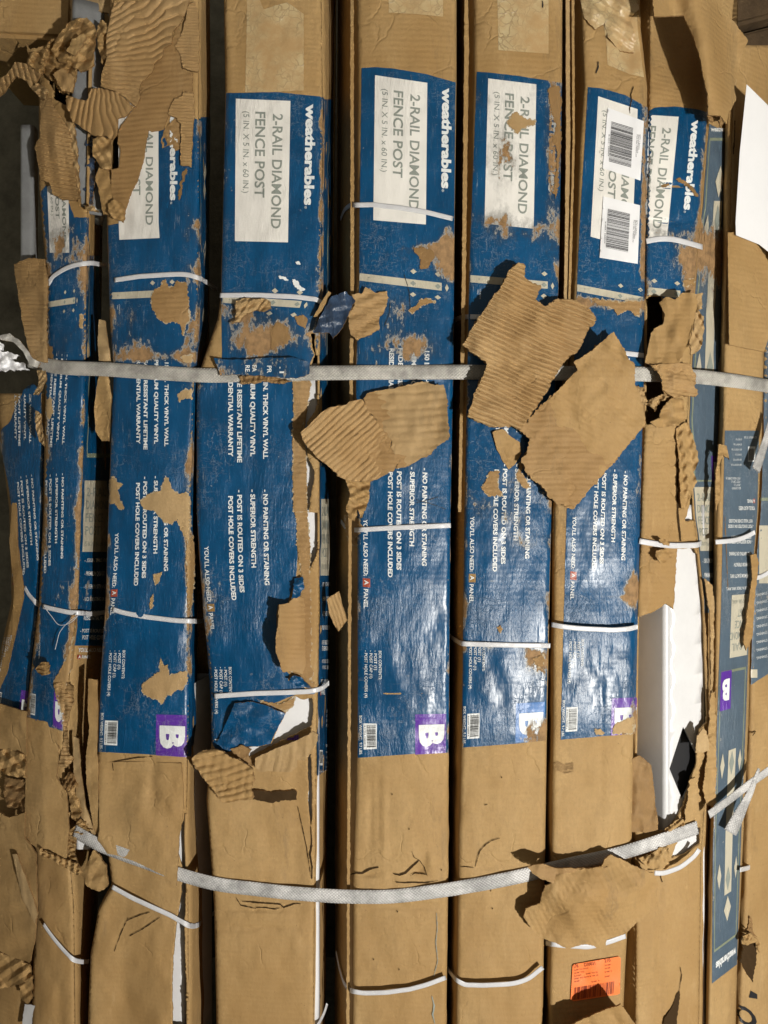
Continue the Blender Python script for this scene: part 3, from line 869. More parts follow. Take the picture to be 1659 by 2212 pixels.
patch(cC, acc, T('R1', (1200, 1090), (1215, 1090), (1205, 1130), (1185, 1180), (1180, 1260), (1165, 1300), (1150, 1270), (1165, 1200), (1180, 1150)), KRAFT_EDGE, amp=2.4, seed=40)

# ================================================================== carton D
cD = Carton([(-150, 482, 693), (200, 487, 697), (640, 477, 692), (690, 470, 690), (800, 432, 690), (850, 425, 690), (1100, 425, 690), (1200, 430, 690), (1320, 440, 690), (1480, 456, 688), (1600, 457, 684), (1730, 446, 683), (1800, 452, 683), (1960, 463, 680), (2372, 471, 677)], 33,
            ub_r=[(-150, 728), (200, 720), (700, 716), (1400, 711), (2372, 701)], dents=[(560, 2005, 90, 5, .003), (560, 1965, 90, 3, .004), (600, 740, 70, 30, .003)])
cD.low = 1.6; cD.edge_wear = .30; cD.base_wear = .03
cD.spots = [(570, 725, 120, 60, .66), (530, 670, 60, 20, .3), (445, 1060, 12, 60, .2), (470, 1310, 30, 50, .25), (620, 990, 20, 80, .15), (700, 400, 10, 200, .5), (455, 900, 20, 20, .3)]
eD = carton_root('D', cD, 'fourth carton from the left, blue print beside a long white tear on its corner')
hD = [rag(T('R5', (358, 500), (384, 505), (378, 560), (388, 640), (425, 650), (436, 700), (432, 830), (405, 900), (412, 960), (370, 1020), (330, 1080), (340, 1180), (330, 1280), (378, 1400), (372, 1480), (352, 1560), (345, 1659), (330, 1659), (325, 1400), (308, 1160), (335, 960), (352, 800), (360, 700), (380, 640), (360, 560)), 2, 4, 6),
      rag(T('S2', (330, 0), (412, 10), (418, 120), (405, 260), (365, 330), (345, 380), (352, 300), (345, 200), (330, 60)), 2, 4, 7),
      rag(T('S2', (240, 1195), (300, 1215), (365, 1205), (372, 1260), (362, 1380), (345, 1395), (60, 1535), (-70, 1600), (-85, 1530), (-20, 1520), (20, 1520), (100, 1500), (150, 1380), (200, 1290)), 2, 4, 8),
      rag(T('S2', (-80, 1540), (-10, 1520), (-60, 1640), (-20, 1690), (-60, 1740), (-80, 1780), (-95, 1700)), 2, 4, 9),
      rag(T('S2', (332, 1560), (352, 1560), (358, 1659), (362, 1790), (362, 2000), (350, 2030), (340, 1900)), 1.5, 4, 10)]
cD.body(eD, holes=hD)
KD = [(0, 201, 210), (326, 520, 525), (443, 638, 652), (590, 783, 785), (786, 990, 992), (852, 1057, 1058), (1059, 1270, 1262), (1254, 1441, 1441), (1394, 1580, 1580), (1484, 1668, 1660)]
UD = [(200, 479, 690), (640, 477, 680), (760, 440, 640), (820, 424, 628), (1100, 424, 628), (1250, 428, 630), (1441, 447, 647), (1600, 450, 650)]
acc = Acc()
f = Flat(acc, cD.front_px(), cD.clip_front(-5, 20, hD), cD.wear)
f.poly([(488, 201), (600, 199), (697, 209), (702, 215), (698, 640), (690, 700), (684, 806), (628, 818), (480, 812), (478, 640)], BLUE, .0006, 6, .6, 8)
f.poly([(425, 826), (632, 818), (634, 900), (632, 1000), (634, 1106), (643, 1106), (643, 1200), (640, 1250), (628, 1280), (620, 1306), (600, 1306), (597, 1330), (598, 1400), (606, 1440), (625, 1456), (622, 1470), (680, 1495), (680, 1499), (640, 1500), (590, 1520), (560, 1512), (617, 1540), (605, 1560), (588, 1606), (560, 1612), (470, 1628), (457, 1600), (455, 1500), (447, 1400), (438, 1306), (428, 1150), (425, 1100)], BLUE, .0006, 6, 1.0, 9)
f = Flat(acc, cD.front_art(KD, UD), cD.clip_front(2, 4, hD, v1=1600), cD.wear)
art_front(f, 'pthbcB', acol=OCHRE)
sD = cD.side_art(1, [(0, 215), (820, 1060), (860, 1078), (1032, 1243), (1058, 1266), (1089, 1298), (1120, 1330), (1150, 1360), (1183, 1392), (1196, 1405), (1229, 1432), (1245, 1445), (1275, 1478), (1398, 1620), (1440, 1653), (1484, 1676)], 190)
f = Flat(acc, sD, None, cD.wear)
f.poly([(0, 0), (200, 0), (200, 1440), (0, 1484)], BLUE, .0006, 9)
f.rect(70, 60, 76, 700, INK_GOLD, .001, 8); f.rect(40, 690, 180, 700, INK_GOLD, .001, 8)
art_side(f, 'pt')
acc.build('printed_panel', eD)
patch(cD, acc, T('R5', (238, 812), (350, 812), (352, 850), (336, 960), (305, 1070), (285, 1140), (320, 1200), (326, 1400), (330, 1659), (245, 1659), (240, 1300), (240, 1100), (245, 900)), KRAFT_LINER, amp=2, seed=41)
patch(cD, acc, T('S2', (255, 0), (330, 0), (345, 180), (352, 300), (345, 420), (355, 560), (352, 700), (360, 860), (350, 960), (370, 1050), (345, 1090), (400, 1130), (340, 1150), (280, 1110), (300, 1050), (240, 1050), (225, 1010), (300, 900), (300, 700), (290, 560), (300, 420), (270, 250), (265, 100)), KRAFT_LINER, amp=2.2, seed=42)
patch(cD, acc, T('S2', (10, 1215), (60, 1230), (150, 1245), (200, 1230), (250, 1195), (245, 1250), (190, 1290), (120, 1262), (40, 1240)), KRAFT_LINER, amp=2, seed=43)
patch(cD, acc, T('R5', (90, 480), (130, 430), (170, 440), (210, 470), (230, 540), (190, 570), (150, 560), (120, 600), (80, 600), (100, 540)), KRAFT_EDGE, amp=4, seed=44)
patch(cD, acc, T('R5', (250, 400), (300, 380), (330, 400), (320, 470), (280, 450)), KRAFT_EDGE, amp=3, seed=45)
patch(cD, acc, T('R5', (145, 130), (190, 135), (212, 155), (190, 160), (150, 145)), INK_WHITE, amp=1.3, seed=46)
patch(cD, acc, T('R5', (235, 150), (270, 160), (290, 195), (320, 215), (290, 230), (250, 200)), INK_WHITE, amp=1.6, seed=47)
patch(cD, acc, T('R5', (255, 38), (280, 35), (290, 55), (265, 55)), INK_WHITE, amp=1, seed=48)
acc = Acc()
f = Flat(acc, cD.front_px(), None, None)
f.poly([(533, -60), (570, 20), (620, 5), (656, 30), (656, 195), (600, 198), (530, 199), (533, 60)], TAPE, .0005, 6, 1, 49)
acc.build('packing_tape', eD)

# ================================================================== carton E
cE = Carton([(-150, 771, 986), (170, 773, 986), (553, 772, 981), (800, 766, 979), (1106, 773, 973), (1640, 770, 969), (1900, 762, 968), (2372, 762, 962)], 43, rough=.9,
            ub_l=[(-150, 730), (700, 728), (2372, 722)], ub_r=[(-150, 968), (2372, 952)], depth=.14,
            dents=[(880, 1960, 120, 6, .004), (800, 1885, 30, 5, .006), (900, 1880, 25, 12, .007), (930, 1860, 10, 20, -.005), (830, 1780, 8, 120, -.0025), (800, 1760, 6, 120, .002), (860, 1500, 90, 3, .0012), (860, 1560, 90, 3, .0012)])
cE.edge_wear = .30
cE.spots = [(880, 735, 110, 45, .16), (850, 560, 90, 40, .18), (920, 545, 60, 40, .35), (960, 520, 20, 50, .4), (880, 760, 130, 40, .35), (840, 680, 50, 60, .3), (960, 590, 25, 30, .4), (900, 660, 60, 30, .25), (905, 535, 50, 12, .3)]
eE = carton_root('E', cE, 'middle carton with a clean upright white title panel high on its glossy blue print')
cE.body(eE)
KE = [(0, 147, 177), (326, 473, 490), (460, 607, 632), (590, 738, 745), (1059, 1207, 1228), (1484, 1637, 1626)]
UE = [(147, 781, 983), (473, 777, 980), (553, 778, 979), (800, 770, 977), (1106, 770, 970), (1636, 773, 968)]
acc = Acc()
f = Flat(acc, cE.front_px(), None, cE.wear)
f.poly([(781, 147), (810, 145), (850, 148), (920, 160), (984, 178), (981, 553), (979, 800), (973, 1106), (969, 1626), (900, 1628), (773, 1637), (772, 1106), (769, 800), (776, 620), (777, 473)], BLUE, .0006, 6, .4, 10)
f = Flat(acc, cE.front_art(KE, UE), cE.clip_front(2, 3), cE.wear)
art_front(f)
acc.build('printed_panel', eE)
patch(cE, acc, T('R2', (1020, 1605), (1060, 1610), (1090, 1600), (1140, 1620), (1160, 1659), (1130, 1700), (1110, 1740), (1060, 1745), (1070, 1680), (1030, 1640)), KRAFT_EDGE, amp=2.5, seed=51)
patch(cE, acc, T('R5', (990, 350), (1040, 320), (1065, 285), (1110, 275), (1165, 300), (1115, 308), (1070, 325), (1045, 350), (1010, 375)), KRAFT_LINER, amp=2, seed=52)
patch(cE, acc, T('S2', (575, 30), (640, 20), (680, 60), (690, 110), (640, 170), (650, 220), (600, 200), (585, 130)), KRAFT_LINER, amp=3, seed=53)
acc = Acc()
f = Flat(acc, cE.front_px(), None, None)
f.poly([(840, -60), (957, -60), (957, 36), (900, 30), (840, 27)], TAPE, .0005, 6, .4, 54)
acc.build('packing_tape', eE)

# ================================================================== carton F
cF = Carton([(-150, 1022, 1215), (155, 1023, 1214), (553, 1013, 1208), (850, 1008, 1200), (1106, 1004, 1191), (1600, 996, 1181), (1800, 990, 1178), (2372, 982, 1170)], 53, rough=.9,
            ub_l=[(-150, 986), (600, 982), (1100, 974), (2372, 958)], depth=.14, dents=[(1060, 1870, 60, 4, .003)])
cF.edge_wear = .38; cF.base_wear = .05
cF.spots = [(1190, 330, 18, 160, .55), (1120, 500, 90, 45, .5), (1060, 480, 30, 30, .3), (1035, 205, 25, 30, .3), (1100, 1100, 60, 60, .35), (1120, 1010, 60, 60, .3), (1130, 1170, 60, 25, .4), (1150, 1420, 30, 40, .55), (1060, 1400, 60, 14, .3), (1160, 1580, 30, 40, .4), (1040, 1100, 20, 40, .25)]
eF = carton_root('F', cF, 'carton right of the middle one, its white title panel scraped and speckled with brown')
cF.body(eF)
KF = [(0, 155, 178), (326, 480, 500), (445, 596, 612), (1059, 1200, 1209), (1484, 1614, 1598)]
UF = [(155, 1028, 1214), (553, 1017, 1208), (1106, 1002, 1191), (1600, 997, 1180)]
acc = Acc()
f = Flat(acc, cF.front_px(), None, cF.wear)
f.poly([(1030, 155), (1060, 157), (1120, 164), (1214, 179), (1208, 553), (1191, 1106), (1181, 1500), (1180, 1599), (1120, 1606), (998, 1615), (1003, 1106), (1015, 553)], BLUE, .0006, 6, .4, 11)
wF = cF.wear
f = Flat(acc, cF.front_art(KF, UF), cF.clip_front(2, 3), lambda u, v: np.clip(wF(u, v) + .22 * np.exp(-((v - 300) / 160) ** 2), 0, 1))
art_front(f, acol=OCHRE, bcol=MIDBLUE)
acc.build('printed_panel', eF)
patch(cF, acc, T('R3', (0, 745), (30, 725), (50, 750), (90, 770), (155, 785), (150, 810), (95, 815), (60, 835), (40, 870), (0, 830), (-30, 800)), KRAFT_LIGHT, amp=2.6, seed=61)
patch(cF, acc, T('R3', (228, 575), (270, 555), (312, 560), (322, 640), (315, 760), (322, 900), (305, 1050), (300, 1180), (285, 1290), (262, 1250), (285, 1120), (292, 980), (262, 900), (285, 800), (250, 700)), KRAFT_EDGE, amp=3, seed=62)
patch(cF, acc, T('R5', (1462, 1500), (1500, 1440), (1520, 1395), (1580, 1400), (1565, 1470), (1600, 1560), (1560, 1545), (1510, 1560), (1480, 1530)), KRAFT_LINER, amp=2.4, seed=63)
patch(cF, acc, T('R6', (50, 1340), (70, 1320), (60, 1400), (90, 1440), (120, 1500), (70, 1500), (30, 1440)), KRAFT_LINER, amp=2.4, seed=64)
patch(cF, acc, T('S2', (1560, 750), (1585, 735), (1600, 760), (1580, 785)), KRAFT_LINER, amp=1.6, seed=65)
patch(cF, acc, T('S3', (130, 950), (170, 940), (200, 920), (215, 960), (185, 1010), (150, 990)), KRAFT_LINER, amp=2.4, seed=66)
acc = Acc()
f = Flat(acc, cF.front_px(), None, None)
f.poly([(1073, -60), (1185, -60), (1185, 116), (1130, 112), (1077, 108)], TAPE, .0005, 6, .2, 67)
acc.build('packing_tape', eF)

# ================================================================== carton G
cG = Carton([(-150, 1245, 1378), (60, 1256, 1384), (188, 1260, 1398), (300, 1252, 1397), (553, 1243, 1391), (850, 1225, 1388), (1106, 1196, 1381), (1600, 1192, 1368), (1850, 1190, 1364), (2100, 1187, 1350), (2372, 1184, 1338)], 63, rough=1.0, depth=.14,
            ub_l=[(-150, 1200), (300, 1212), (553, 1200), (1106, 1178), (2372, 1170)], dents=[(1300, 1500, 5, 300, .0015), (1260, 1990, 60, 12, .004), (1360, 110, 30, 40, .008)])
cG.edge_wear = .32; cG.base_wear = .02
cG.spots = [(1310, 655, 80, 16, .55), (1370, 665, 30, 30, .45), (1250, 640, 20, 20, .3), (1370, 1570, 30, 40, .4), (1240, 1540, 30, 60, .2), (1390, 400, 8, 200, .55), (1360, 1270, 20, 40, .4), (1300, 1290, 90, 5, .35)]
eG = carton_root('G', cG, 'carton with two white barcode labels above and an orange label low down')
cG.body(eG)
KG = [(0, 190, 240), (326, 505, 548), (445, 616, 647), (1059, 1195, 1216), (1484, 1598, 1584)]
UG = [(188, 1271, 1425), (553, 1250, 1412), (1106, 1225, 1394), (1600, 1210, 1382)]
acc = Acc()
f = Flat(acc, cG.front_px(), None, cG.wear)
f.poly([(1270, 188), (1300, 191), (1350, 205), (1399, 232), (1400, 300), (1393, 553), (1390, 850), (1383, 1106), (1372, 1584), (1330, 1588), (1211, 1598), (1224, 1106), (1238, 850), (1249, 553)], BLUE, .0006, 6, .6, 12)
f = Flat(acc, cG.front_art(KG, UG), cG.clip_front(2, 8), cG.wear)
art_front(f)
acc.build('printed_panel', eG)
patch(cG, acc, T('R6', (505, 272), (600, 285), (700, 300), (760, 290), (830, 300), (825, 380), (800, 390), (760, 345), (700, 370), (685, 385), (665, 345), (620, 325), (560, 315)), KRAFT_LINER, amp=2.4, seed=71)
patch(cG, acc, T('S3', (650, 1405), (680, 1370), (740, 1340), (790, 1330), (795, 1400), (770, 1440), (720, 1425), (690, 1440), (660, 1440)), KRAFT_LIGHT, amp=2.4, seed=72)
patch(cG, acc, T('S3', (535, 1410), (570, 1405), (600, 1430), (580, 1445), (545, 1440)), KRAFT_LIGHT, amp=1.6, seed=73)
acc = Acc()
f = Flat(acc, cG.front_px(), None, None)
f.poly(T('R3', (570, -100), (800, -100), (815, 200), (855, 500), (760, 480), (620, 420), (610, 250), (580, 100)), TAPE, .0005, 6, .6, 74)
acc.build('packing_tape', eG)
def barcode_label(poly, bar, seed):
    acc = Acc()
    f = Flat(acc, cG.front_px(), None, None)
    f.poly(poly, LABEL_WHITE, .0022, 5)
    (a0, b0), (a1, b1), (a2, b2), (a3, b3) = bar        # TL TR BR BL of the bar block
    rs = random.Random(seed); t = 0
    while t < 1:
        w = rs.choice((.006, .010, .016, .022)); g = rs.choice((.006, .009, .014)); e = min(1, t + w)
        q = [(a0 + (a3 - a0) * t, b0 + (b3 - b0) * t), (a1 + (a2 - a1) * t, b1 + (b2 - b1) * t), (a1 + (a2 - a1) * e, b1 + (b2 - b1) * e), (a0 + (a3 - a0) * e, b0 + (b3 - b0) * e)]
        f.strip(q, BLACK_INK, .0030, 8); t += w + g
    for k in range(3):
        x = a1 + 8 + k * 3.2; f.text(['Part No. 73024177', 'FENCE POST 5 IN WHITE', 'QTY 1 EACH'][k], (x, b1 + 14), (x - 3, b1 + 62 - 8 * k), 2.2, BLACK_INK, .0028, bold=0)
    f.text('810041 250024', (a0 - 6, b0 + 28), (a0 - 8, b0 + 75), 2.4, BLACK_INK, .0028, bold=0)
    acc.build('barcode_label', eG)
barcode_label(T('R3', (620, 697), (855, 785), (832, 1170), (588, 1090)), T('R3', (645, 787), (785, 830), (772, 1085), (628, 1045)), 5)
barcode_label(T('R3', (592, 1272), (830, 1330), (815, 1710), (568, 1670)), T('R3', (622, 1352), (765, 1385), (752, 1635), (608, 1605)), 6)
acc = Acc()
f = Flat(acc, cG.front_px(), None, None)
f.poly(T('S6', (400, 1272), (690, 1222), (704, 1232), (700, 1460), (685, 1468), (400, 1512), (380, 1500), (392, 1285)), ORANGE, .0022, 5)
def o6(x, y): return T('S6', (x, y))[0]
for txt, x0, y0, x1, h in (('176', 404, 1298, 432, 8), ('DS0031', 470, 1287, 541, 7), ('210', 602, 1262, 640, 7.5)):
    f.text(txt, o6(x0, y0), o6(x1, y0 - (x1 - x0) * .165), h, ORANGE_INK, .0028, bold=0)
for x0, y0, x1 in ((404, 1316, 497), (404, 1335, 470), (404, 1354, 450), (404, 1372, 560), (404, 1390, 440), (480, 1340, 556), (515, 1392, 570), (602, 1285, 642), (602, 1305, 640), (602, 1328, 650), (602, 1358, 635)):
    f.text('SHIP TO DOCK 04 12'[:max(4, int((x1 - x0) / 8))], o6(x0, y0), o6(x1, y0 - (x1 - x0) * .165), 2.8, ORANGE_INK, .0028, bold=0)
rs = random.Random(8); x = 405
while x < 660:
    w = rs.choice((1.6, 3, 4.5)); y0 = 1424 - (x - 405) * .16
    q = [o6(x, y0), o6(x + w, y0), o6(x + w - 6, y0 + 80), o6(x - 6, y0 + 80)]
    q = [q[0], q[3], q[2], q[1]]; f.strip(q, ORANGE_INK, .0028, 4); x += w + rs.choice((2.5, 4, 6.5))
acc.build('orange_label', eG)

# ================================================================== carton H
cH = Carton([(-150, 1402, 1512), (60, 1403, 1520), (270, 1400, 1529), (467, 1396, 1513), (553, 1394, 1504), (700, 1393, 1496), (900, 1391, 1486), (1106, 1384, 1499), (1300, 1376, 1520), (1600, 1372, 1532), (1850, 1368, 1515), (2000, 1372, 1513), (2372, 1370, 1508)], 73, rough=1.4, depth=.12, deep_r=.055, dcut=.008,
            ub_r=[(-150, 1600), (270, 1583), (467, 1577), (700, 1566), (950, 1561), (1106, 1553), (1200, 1545), (1500, 1545), (1700, 1542), (1850, 1535), (2372, 1525)], dents=[(1450, 60, 75, 150, .034), (1440, 480, 60, 8, .004), (1462, 400, 40, 5, .005), (1425, 2100, 10, 300, .003)])
cH.low = 1.2; cH.edge_wear = .4; cH.base_wear = .06
cH.spots = [(1480, 540, 40, 60, .5), (1500, 600, 30, 60, .5), (1430, 505, 30, 20, .6), (1520, 470, 12, 120, .4)]
eH = carton_root('H', cH, 'badly ripped carton baring a white post with a diamond hole through its front')
hH = [rag([(1463, 1186), (1500, 1184), (1516, 1206), (1524, 1250), (1533, 1310), (1533, 1470), (1529, 1560), (1512, 1576), (1506, 1625), (1505, 1650), (1490, 1690), (1478, 1740), (1462, 1768), (1440, 1796), (1420, 1794), (1396, 1800), (1340, 1785), (1340, 1334), (1378, 1332), (1406, 1325), (1440, 1304), (1455, 1316), (1459, 1250)], 1.6, 4, 12),
      rag([(1478, 1793), (1515, 1788), (1514, 1822), (1480, 1845), (1450, 1855), (1460, 1825)], 1.6, 4, 13),
      rag([(1370, 670), (1400, 640), (1430, 640), (1440, 780), (1450, 900), (1400, 918), (1370, 900)], 1.6, 4, 14),
      rag([(1480, 1125), (1496, 1060), (1480, 905), (1504, 905), (1530, 930), (1540, 1106), (1500, 1125)], 1.6, 4, 15)]
cH.body(eH, holes=hH)
KH = [(0, 235, 246), (326, 506, 528), (445, 612, 632), (1484, 1700, 1700)]
UH = [(240, 1339, 1521), (500, 1312, 1497), (700, 1300, 1490), (1100, 1300, 1490)]
acc = Acc()
f = Flat(acc, cH.front_px(), cH.clip_front(-4, 12, hH), cH.wear)
f.poly([(1395, 244), (1413, 233), (1456, 230), (1500, 235), (1528, 241), (1516, 420), (1510, 500), (1502, 600), (1494, 680), (1440, 650), (1400, 640), (1392, 640)], BLUE, .0006, 6, .8, 13)
f = Flat(acc, cH.front_art(KH, UH), cH.clip_front(3, 3, hH), cH.wear)
art_front(f, 'pth')
sH = cH.side_art(1, [(0, 262), (62, 298), (640, 830), (720, 985), (826, 1040), (860, 1052), (1032, 1190), (1484, 1640)], 190)
f = Flat(acc, sH, lambda u, v: v < 1330, cH.wear)
f.poly([(4, 10), (190, 62), (190, 1180), (4, 1180)], BLUE_GLARE, .0006, 9)
art_side(f, 'fpt')
acc.build('printed_panel', eH)
patch(cH, acc, T('R3', (1060, 1165), (1090, 1150), (1130, 1180), (1170, 1210), (1210, 1270), (1190, 1275), (1150, 1220), (1110, 1195)), KRAFT_EDGE, amp=2, seed=81)
patch(cH, acc, T('R3', (965, 1200), (1020, 1190), (1020, 1208), (970, 1212)), KRAFT_EDGE, amp=2, seed=82)
patch(cH, acc, T('R6', (1110, 160), (1190, 140), (1205, 180), (1120, 200)), KRAFT_LINER, amp=3, seed=83)

# ================================================================== carton J and K (turned away on the right)
cJ = Carton([(-150, 1570, 1668), (300, 1570, 1660), (553, 1566, 1654), (930, 1560, 1646), (1106, 1548, 1638), (1300, 1545, 1622), (1550, 1543, 1617), (1800, 1538, 1606), (2100, 1530, 1592), (2372, 1524, 1585)], 83, rough=.7, depth=.12, dcut=.006, v0=98,
            ub_l=[(-150, 1558), (2372, 1510)])
cJ.edge_wear = .35; cJ.base_wear = .04
eJ = carton_root('J', cJ, 'upside-down carton near the right edge with its grey-blue print turned sideways')
cJ.body(eJ)
J_L = tab([(930, 1566, 1640), (1106, 1562, 1636), (1300, 1558, 1620), (1550, 1549, 1612), (1800, 1540, 1602), (2100, 1538, 1592)])
JV = [(0, 2104), (62, 2040), (640, 1620), (707, 1540), (834, 1440), (860, 1420), (1032, 1285), (1058, 1268), (1083, 1245), (1115, 1220), (1153, 1190), (1185, 1165), (1245, 1122), (1261, 1105), (1322, 1057), (1484, 930)]
def jmap(a, b, off):
    k = np.array(JV, float)
    v = np.interp(b, k[:, 0], k[:, 1])
    l, r = J_L(v)
    a = np.asarray(a, float)
    v = v - (1 - a / 200.) * 0 + (a / 200. - .5) * 26 * np.clip((v - 1200) / 500, 0, 1.6)
    u = r - (r - l) * a / 200.
    return cJ.P(u, v, off), np.stack([u, v], -1)
acc = Acc()
f = Flat(acc, jmap, None, cJ.wear)
f.poly([(0, 0), (200, 0), (200, 1484), (0, 1484)], BLUE_GLARE, .0006, 9, .6, 14)
art_side(f, 'fpt')
acc.build('printed_panel', eJ)

cK = Carton([(-150, 1662, 1760), (553, 1656, 1760), (930, 1648, 1750), (1106, 1641, 1745), (1300, 1625, 1740), (1800, 1612, 1730), (2372, 1588, 1710)], 93, rough=.7, depth=.12, dcut=.03, v0=200)
eK = carton_root('K', cK, 'far-right carton cut by the picture edge, grey-blue side print above a plain brown foot')
cK.body(eK)
acc = Acc()
f = Flat(acc, cK.front_px(), None, lambda u, v: .2 + 0 * u)
f.poly([(1648, 700), (1760, 690), (1745, 1400), (1660, 1455), (1622, 1480), (1626, 1300), (1644, 1100), (1650, 930)], BLUE_GLARE, .0006, 9, .8, 15)
f.rect(1640, 1135, 1720, 1260, CREAM, .001, 8)
f.rect(1637, 1075, 1700, 1082, INK_GOLD, .001)
for k in range(9):
    f.text('NO PAINTING OR STAINING', (1700, 1275 + k * 17 - 6), (1634, 1275 + k * 17 + 8), 5.5, INK_WHITE, .0013, bold=0)
f.rect(1622, 1446, 1636, 1464, CREAM, .0013)
f.text('O', (1642, 2205), (1600, 2165), 30, BLACK_INK, .0013, bold=.03)
f.poly([(1618, 2155), (1622, 2140), (1636, 2148), (1636, 2158)], BLACK_INK, .0013)
acc.build('printed_panel', eK)

# ================================================================== white vinyl posts inside
def post(name, u, v, du, v_top, v_bot, dep, label, turn=45, size=.105, hole=None, mat=None):
    """square vinyl tube with rounded corners; turn=45 puts a corner to the front"""
    cx, cy, _ = W(u, v, dep)
    top = Z0 + (1106 - v_top) * S; bot = max(.01, Z0 + (1106 - v_bot) * S)
    e = empty('fence_post', (float(cx), float(cy), float(bot)))
    tag(e, label, 'fence post', 'white vinyl posts inside the cartons')
    ring = []; r = .006; h = size / 2
    for k in range(4):
        a = math.radians(turn + 90 * k)
        c = Vector((h - r, h - r)); 
        for j in range(7):
            b = math.radians(90 * j / 6)
            p = c + Vector((math.cos(b), math.sin(b))) * r
            ring.append((p.x * math.cos(a) - p.y * math.sin(a), p.x * math.sin(a) + p.y * math.cos(a)))
    n = len(ring)
    acc = Acc()
    zs = np.linspace(bot, top, 20)
    # long faces subdivided across for holes
    R2 = []
    for i in range(n):
        a, b = ring[i], ring[(i + 1) % n]
        R2.append(a)
    n = len(R2)
    V = [(cx + x, cy + y, z) for z in zs for x, y in R2]
    F = []
    cut = -1
    if hole is not None:                      # the flat wall facing the right front carries the cut-out
        best = 9
        for i in range(n):
            a, b = R2[i], R2[(i + 1) % n]
            if math.dist(a, b) > .02:
                nx, ny = b[1] - a[1], -(b[0] - a[0])
                if ny < 0 and nx > 0 : cut = i
        a, b = np.array(R2[cut]) + (cx, cy), np.array(R2[(cut + 1) % n]) + (cx, cy)
        if a[0] > b[0]: a, b = b, a
        L_ = float(np.linalg.norm(b - a)); d_ = (b - a) / L_; nn_ = np.array([d_[1], -d_[0]])
        hp = []
        for (uu, vv) in hole:
            r_ = np.array([(uu - 829.5) * S, 1.0]); c_ = np.array([0, -1.0])
            t_ = ((a - c_) @ nn_) / (r_ @ nn_); p_ = c_ + r_ * t_
            hp.append((float(np.clip((p_ - a) @ d_, .0015, L_ - .0015)) * 1000, -float((1106 - vv) * S * t_) * 1000))
        z_ = [-(top - Z0) * 1000, -(bot - Z0) * 1000]
        Vr, Fr = region(rag([(0, z_[0]), (L_ * 1000, z_[0]), (L_ * 1000, z_[1]), (0, z_[1])], 0, 20, 1), 20, [hp])
        acc.add([(a[0] + d_[0] * p[0] / 1000, a[1] + d_[1] * p[0] / 1000, Z0 - p[1] / 1000) for p in Vr], Fr, VINYL)
    for i in range(len(zs) - 1):
        for j in range(n):
            if j == cut: continue
            F.append((i * n + j, i * n + (j + 1) % n, (i + 1) * n + (j + 1) % n, (i + 1) * n + j))
    acc.add(V, F, mat or VINYL)
    o = acc.build('tube', e)
    m = o.modifiers.new('wall', 'SOLIDIFY'); m.thickness = .0035; m.offset = -1
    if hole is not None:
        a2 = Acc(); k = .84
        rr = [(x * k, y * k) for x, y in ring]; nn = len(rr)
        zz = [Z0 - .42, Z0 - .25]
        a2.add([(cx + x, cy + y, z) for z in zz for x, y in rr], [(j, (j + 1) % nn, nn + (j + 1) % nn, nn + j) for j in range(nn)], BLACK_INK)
        a2.build('added_dark_tube', e)  # black tube added so the inside behind the diamond looks unlit
    return e
dia = [(1476, 1568), (1508, 1634), (1509, 1660), (1474, 1728), (1438, 1662)]
post('p', 829.5 + .3905 / (S * 1.069), 1500, 0, 1090, 2350, .0690, 'white post with a diamond cut-out showing through the ripped carton on the right', 24, .0735, dia)
def post_at(x, y, v_top, v_bot, label, turn, size, mat=None):
    return post('p', 829.5 + x / (S * (1 + y)), 0, 0, v_top, v_bot, y, label, turn, size, None, mat)
post_at(-.3075, .0885, 1500, 2350, 'white post glimpsed through the low slit of the third carton from the left', -10, .100)
post_at(-.1400, .0640, 780, 2250, 'white post seen through the long tear of the blue carton left of the middle', 3, .104)
post_at(-.4165, .078, 1806, 1884, 'white post end in the small ragged hole low on the second carton from the left', 0, .022)
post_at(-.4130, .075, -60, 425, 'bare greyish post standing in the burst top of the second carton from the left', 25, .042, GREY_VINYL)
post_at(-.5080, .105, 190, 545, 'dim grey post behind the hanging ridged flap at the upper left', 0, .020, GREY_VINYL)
#@@LOOSE@@
# ================================================================== loose torn board
ORG['Q'] = (384, 1426.4); ORG['Y'] = (0, 1426.4)
_T = T
def T(tile, *pts):
    if tile == 'Q': return [(384 + x * .2315, 1426.4 + y * .2315) for x, y in pts]
    if tile == 'Y': return [(x * .26455, 1426.4 + y * .26455) for x, y in pts]
    return _T(tile, *pts)

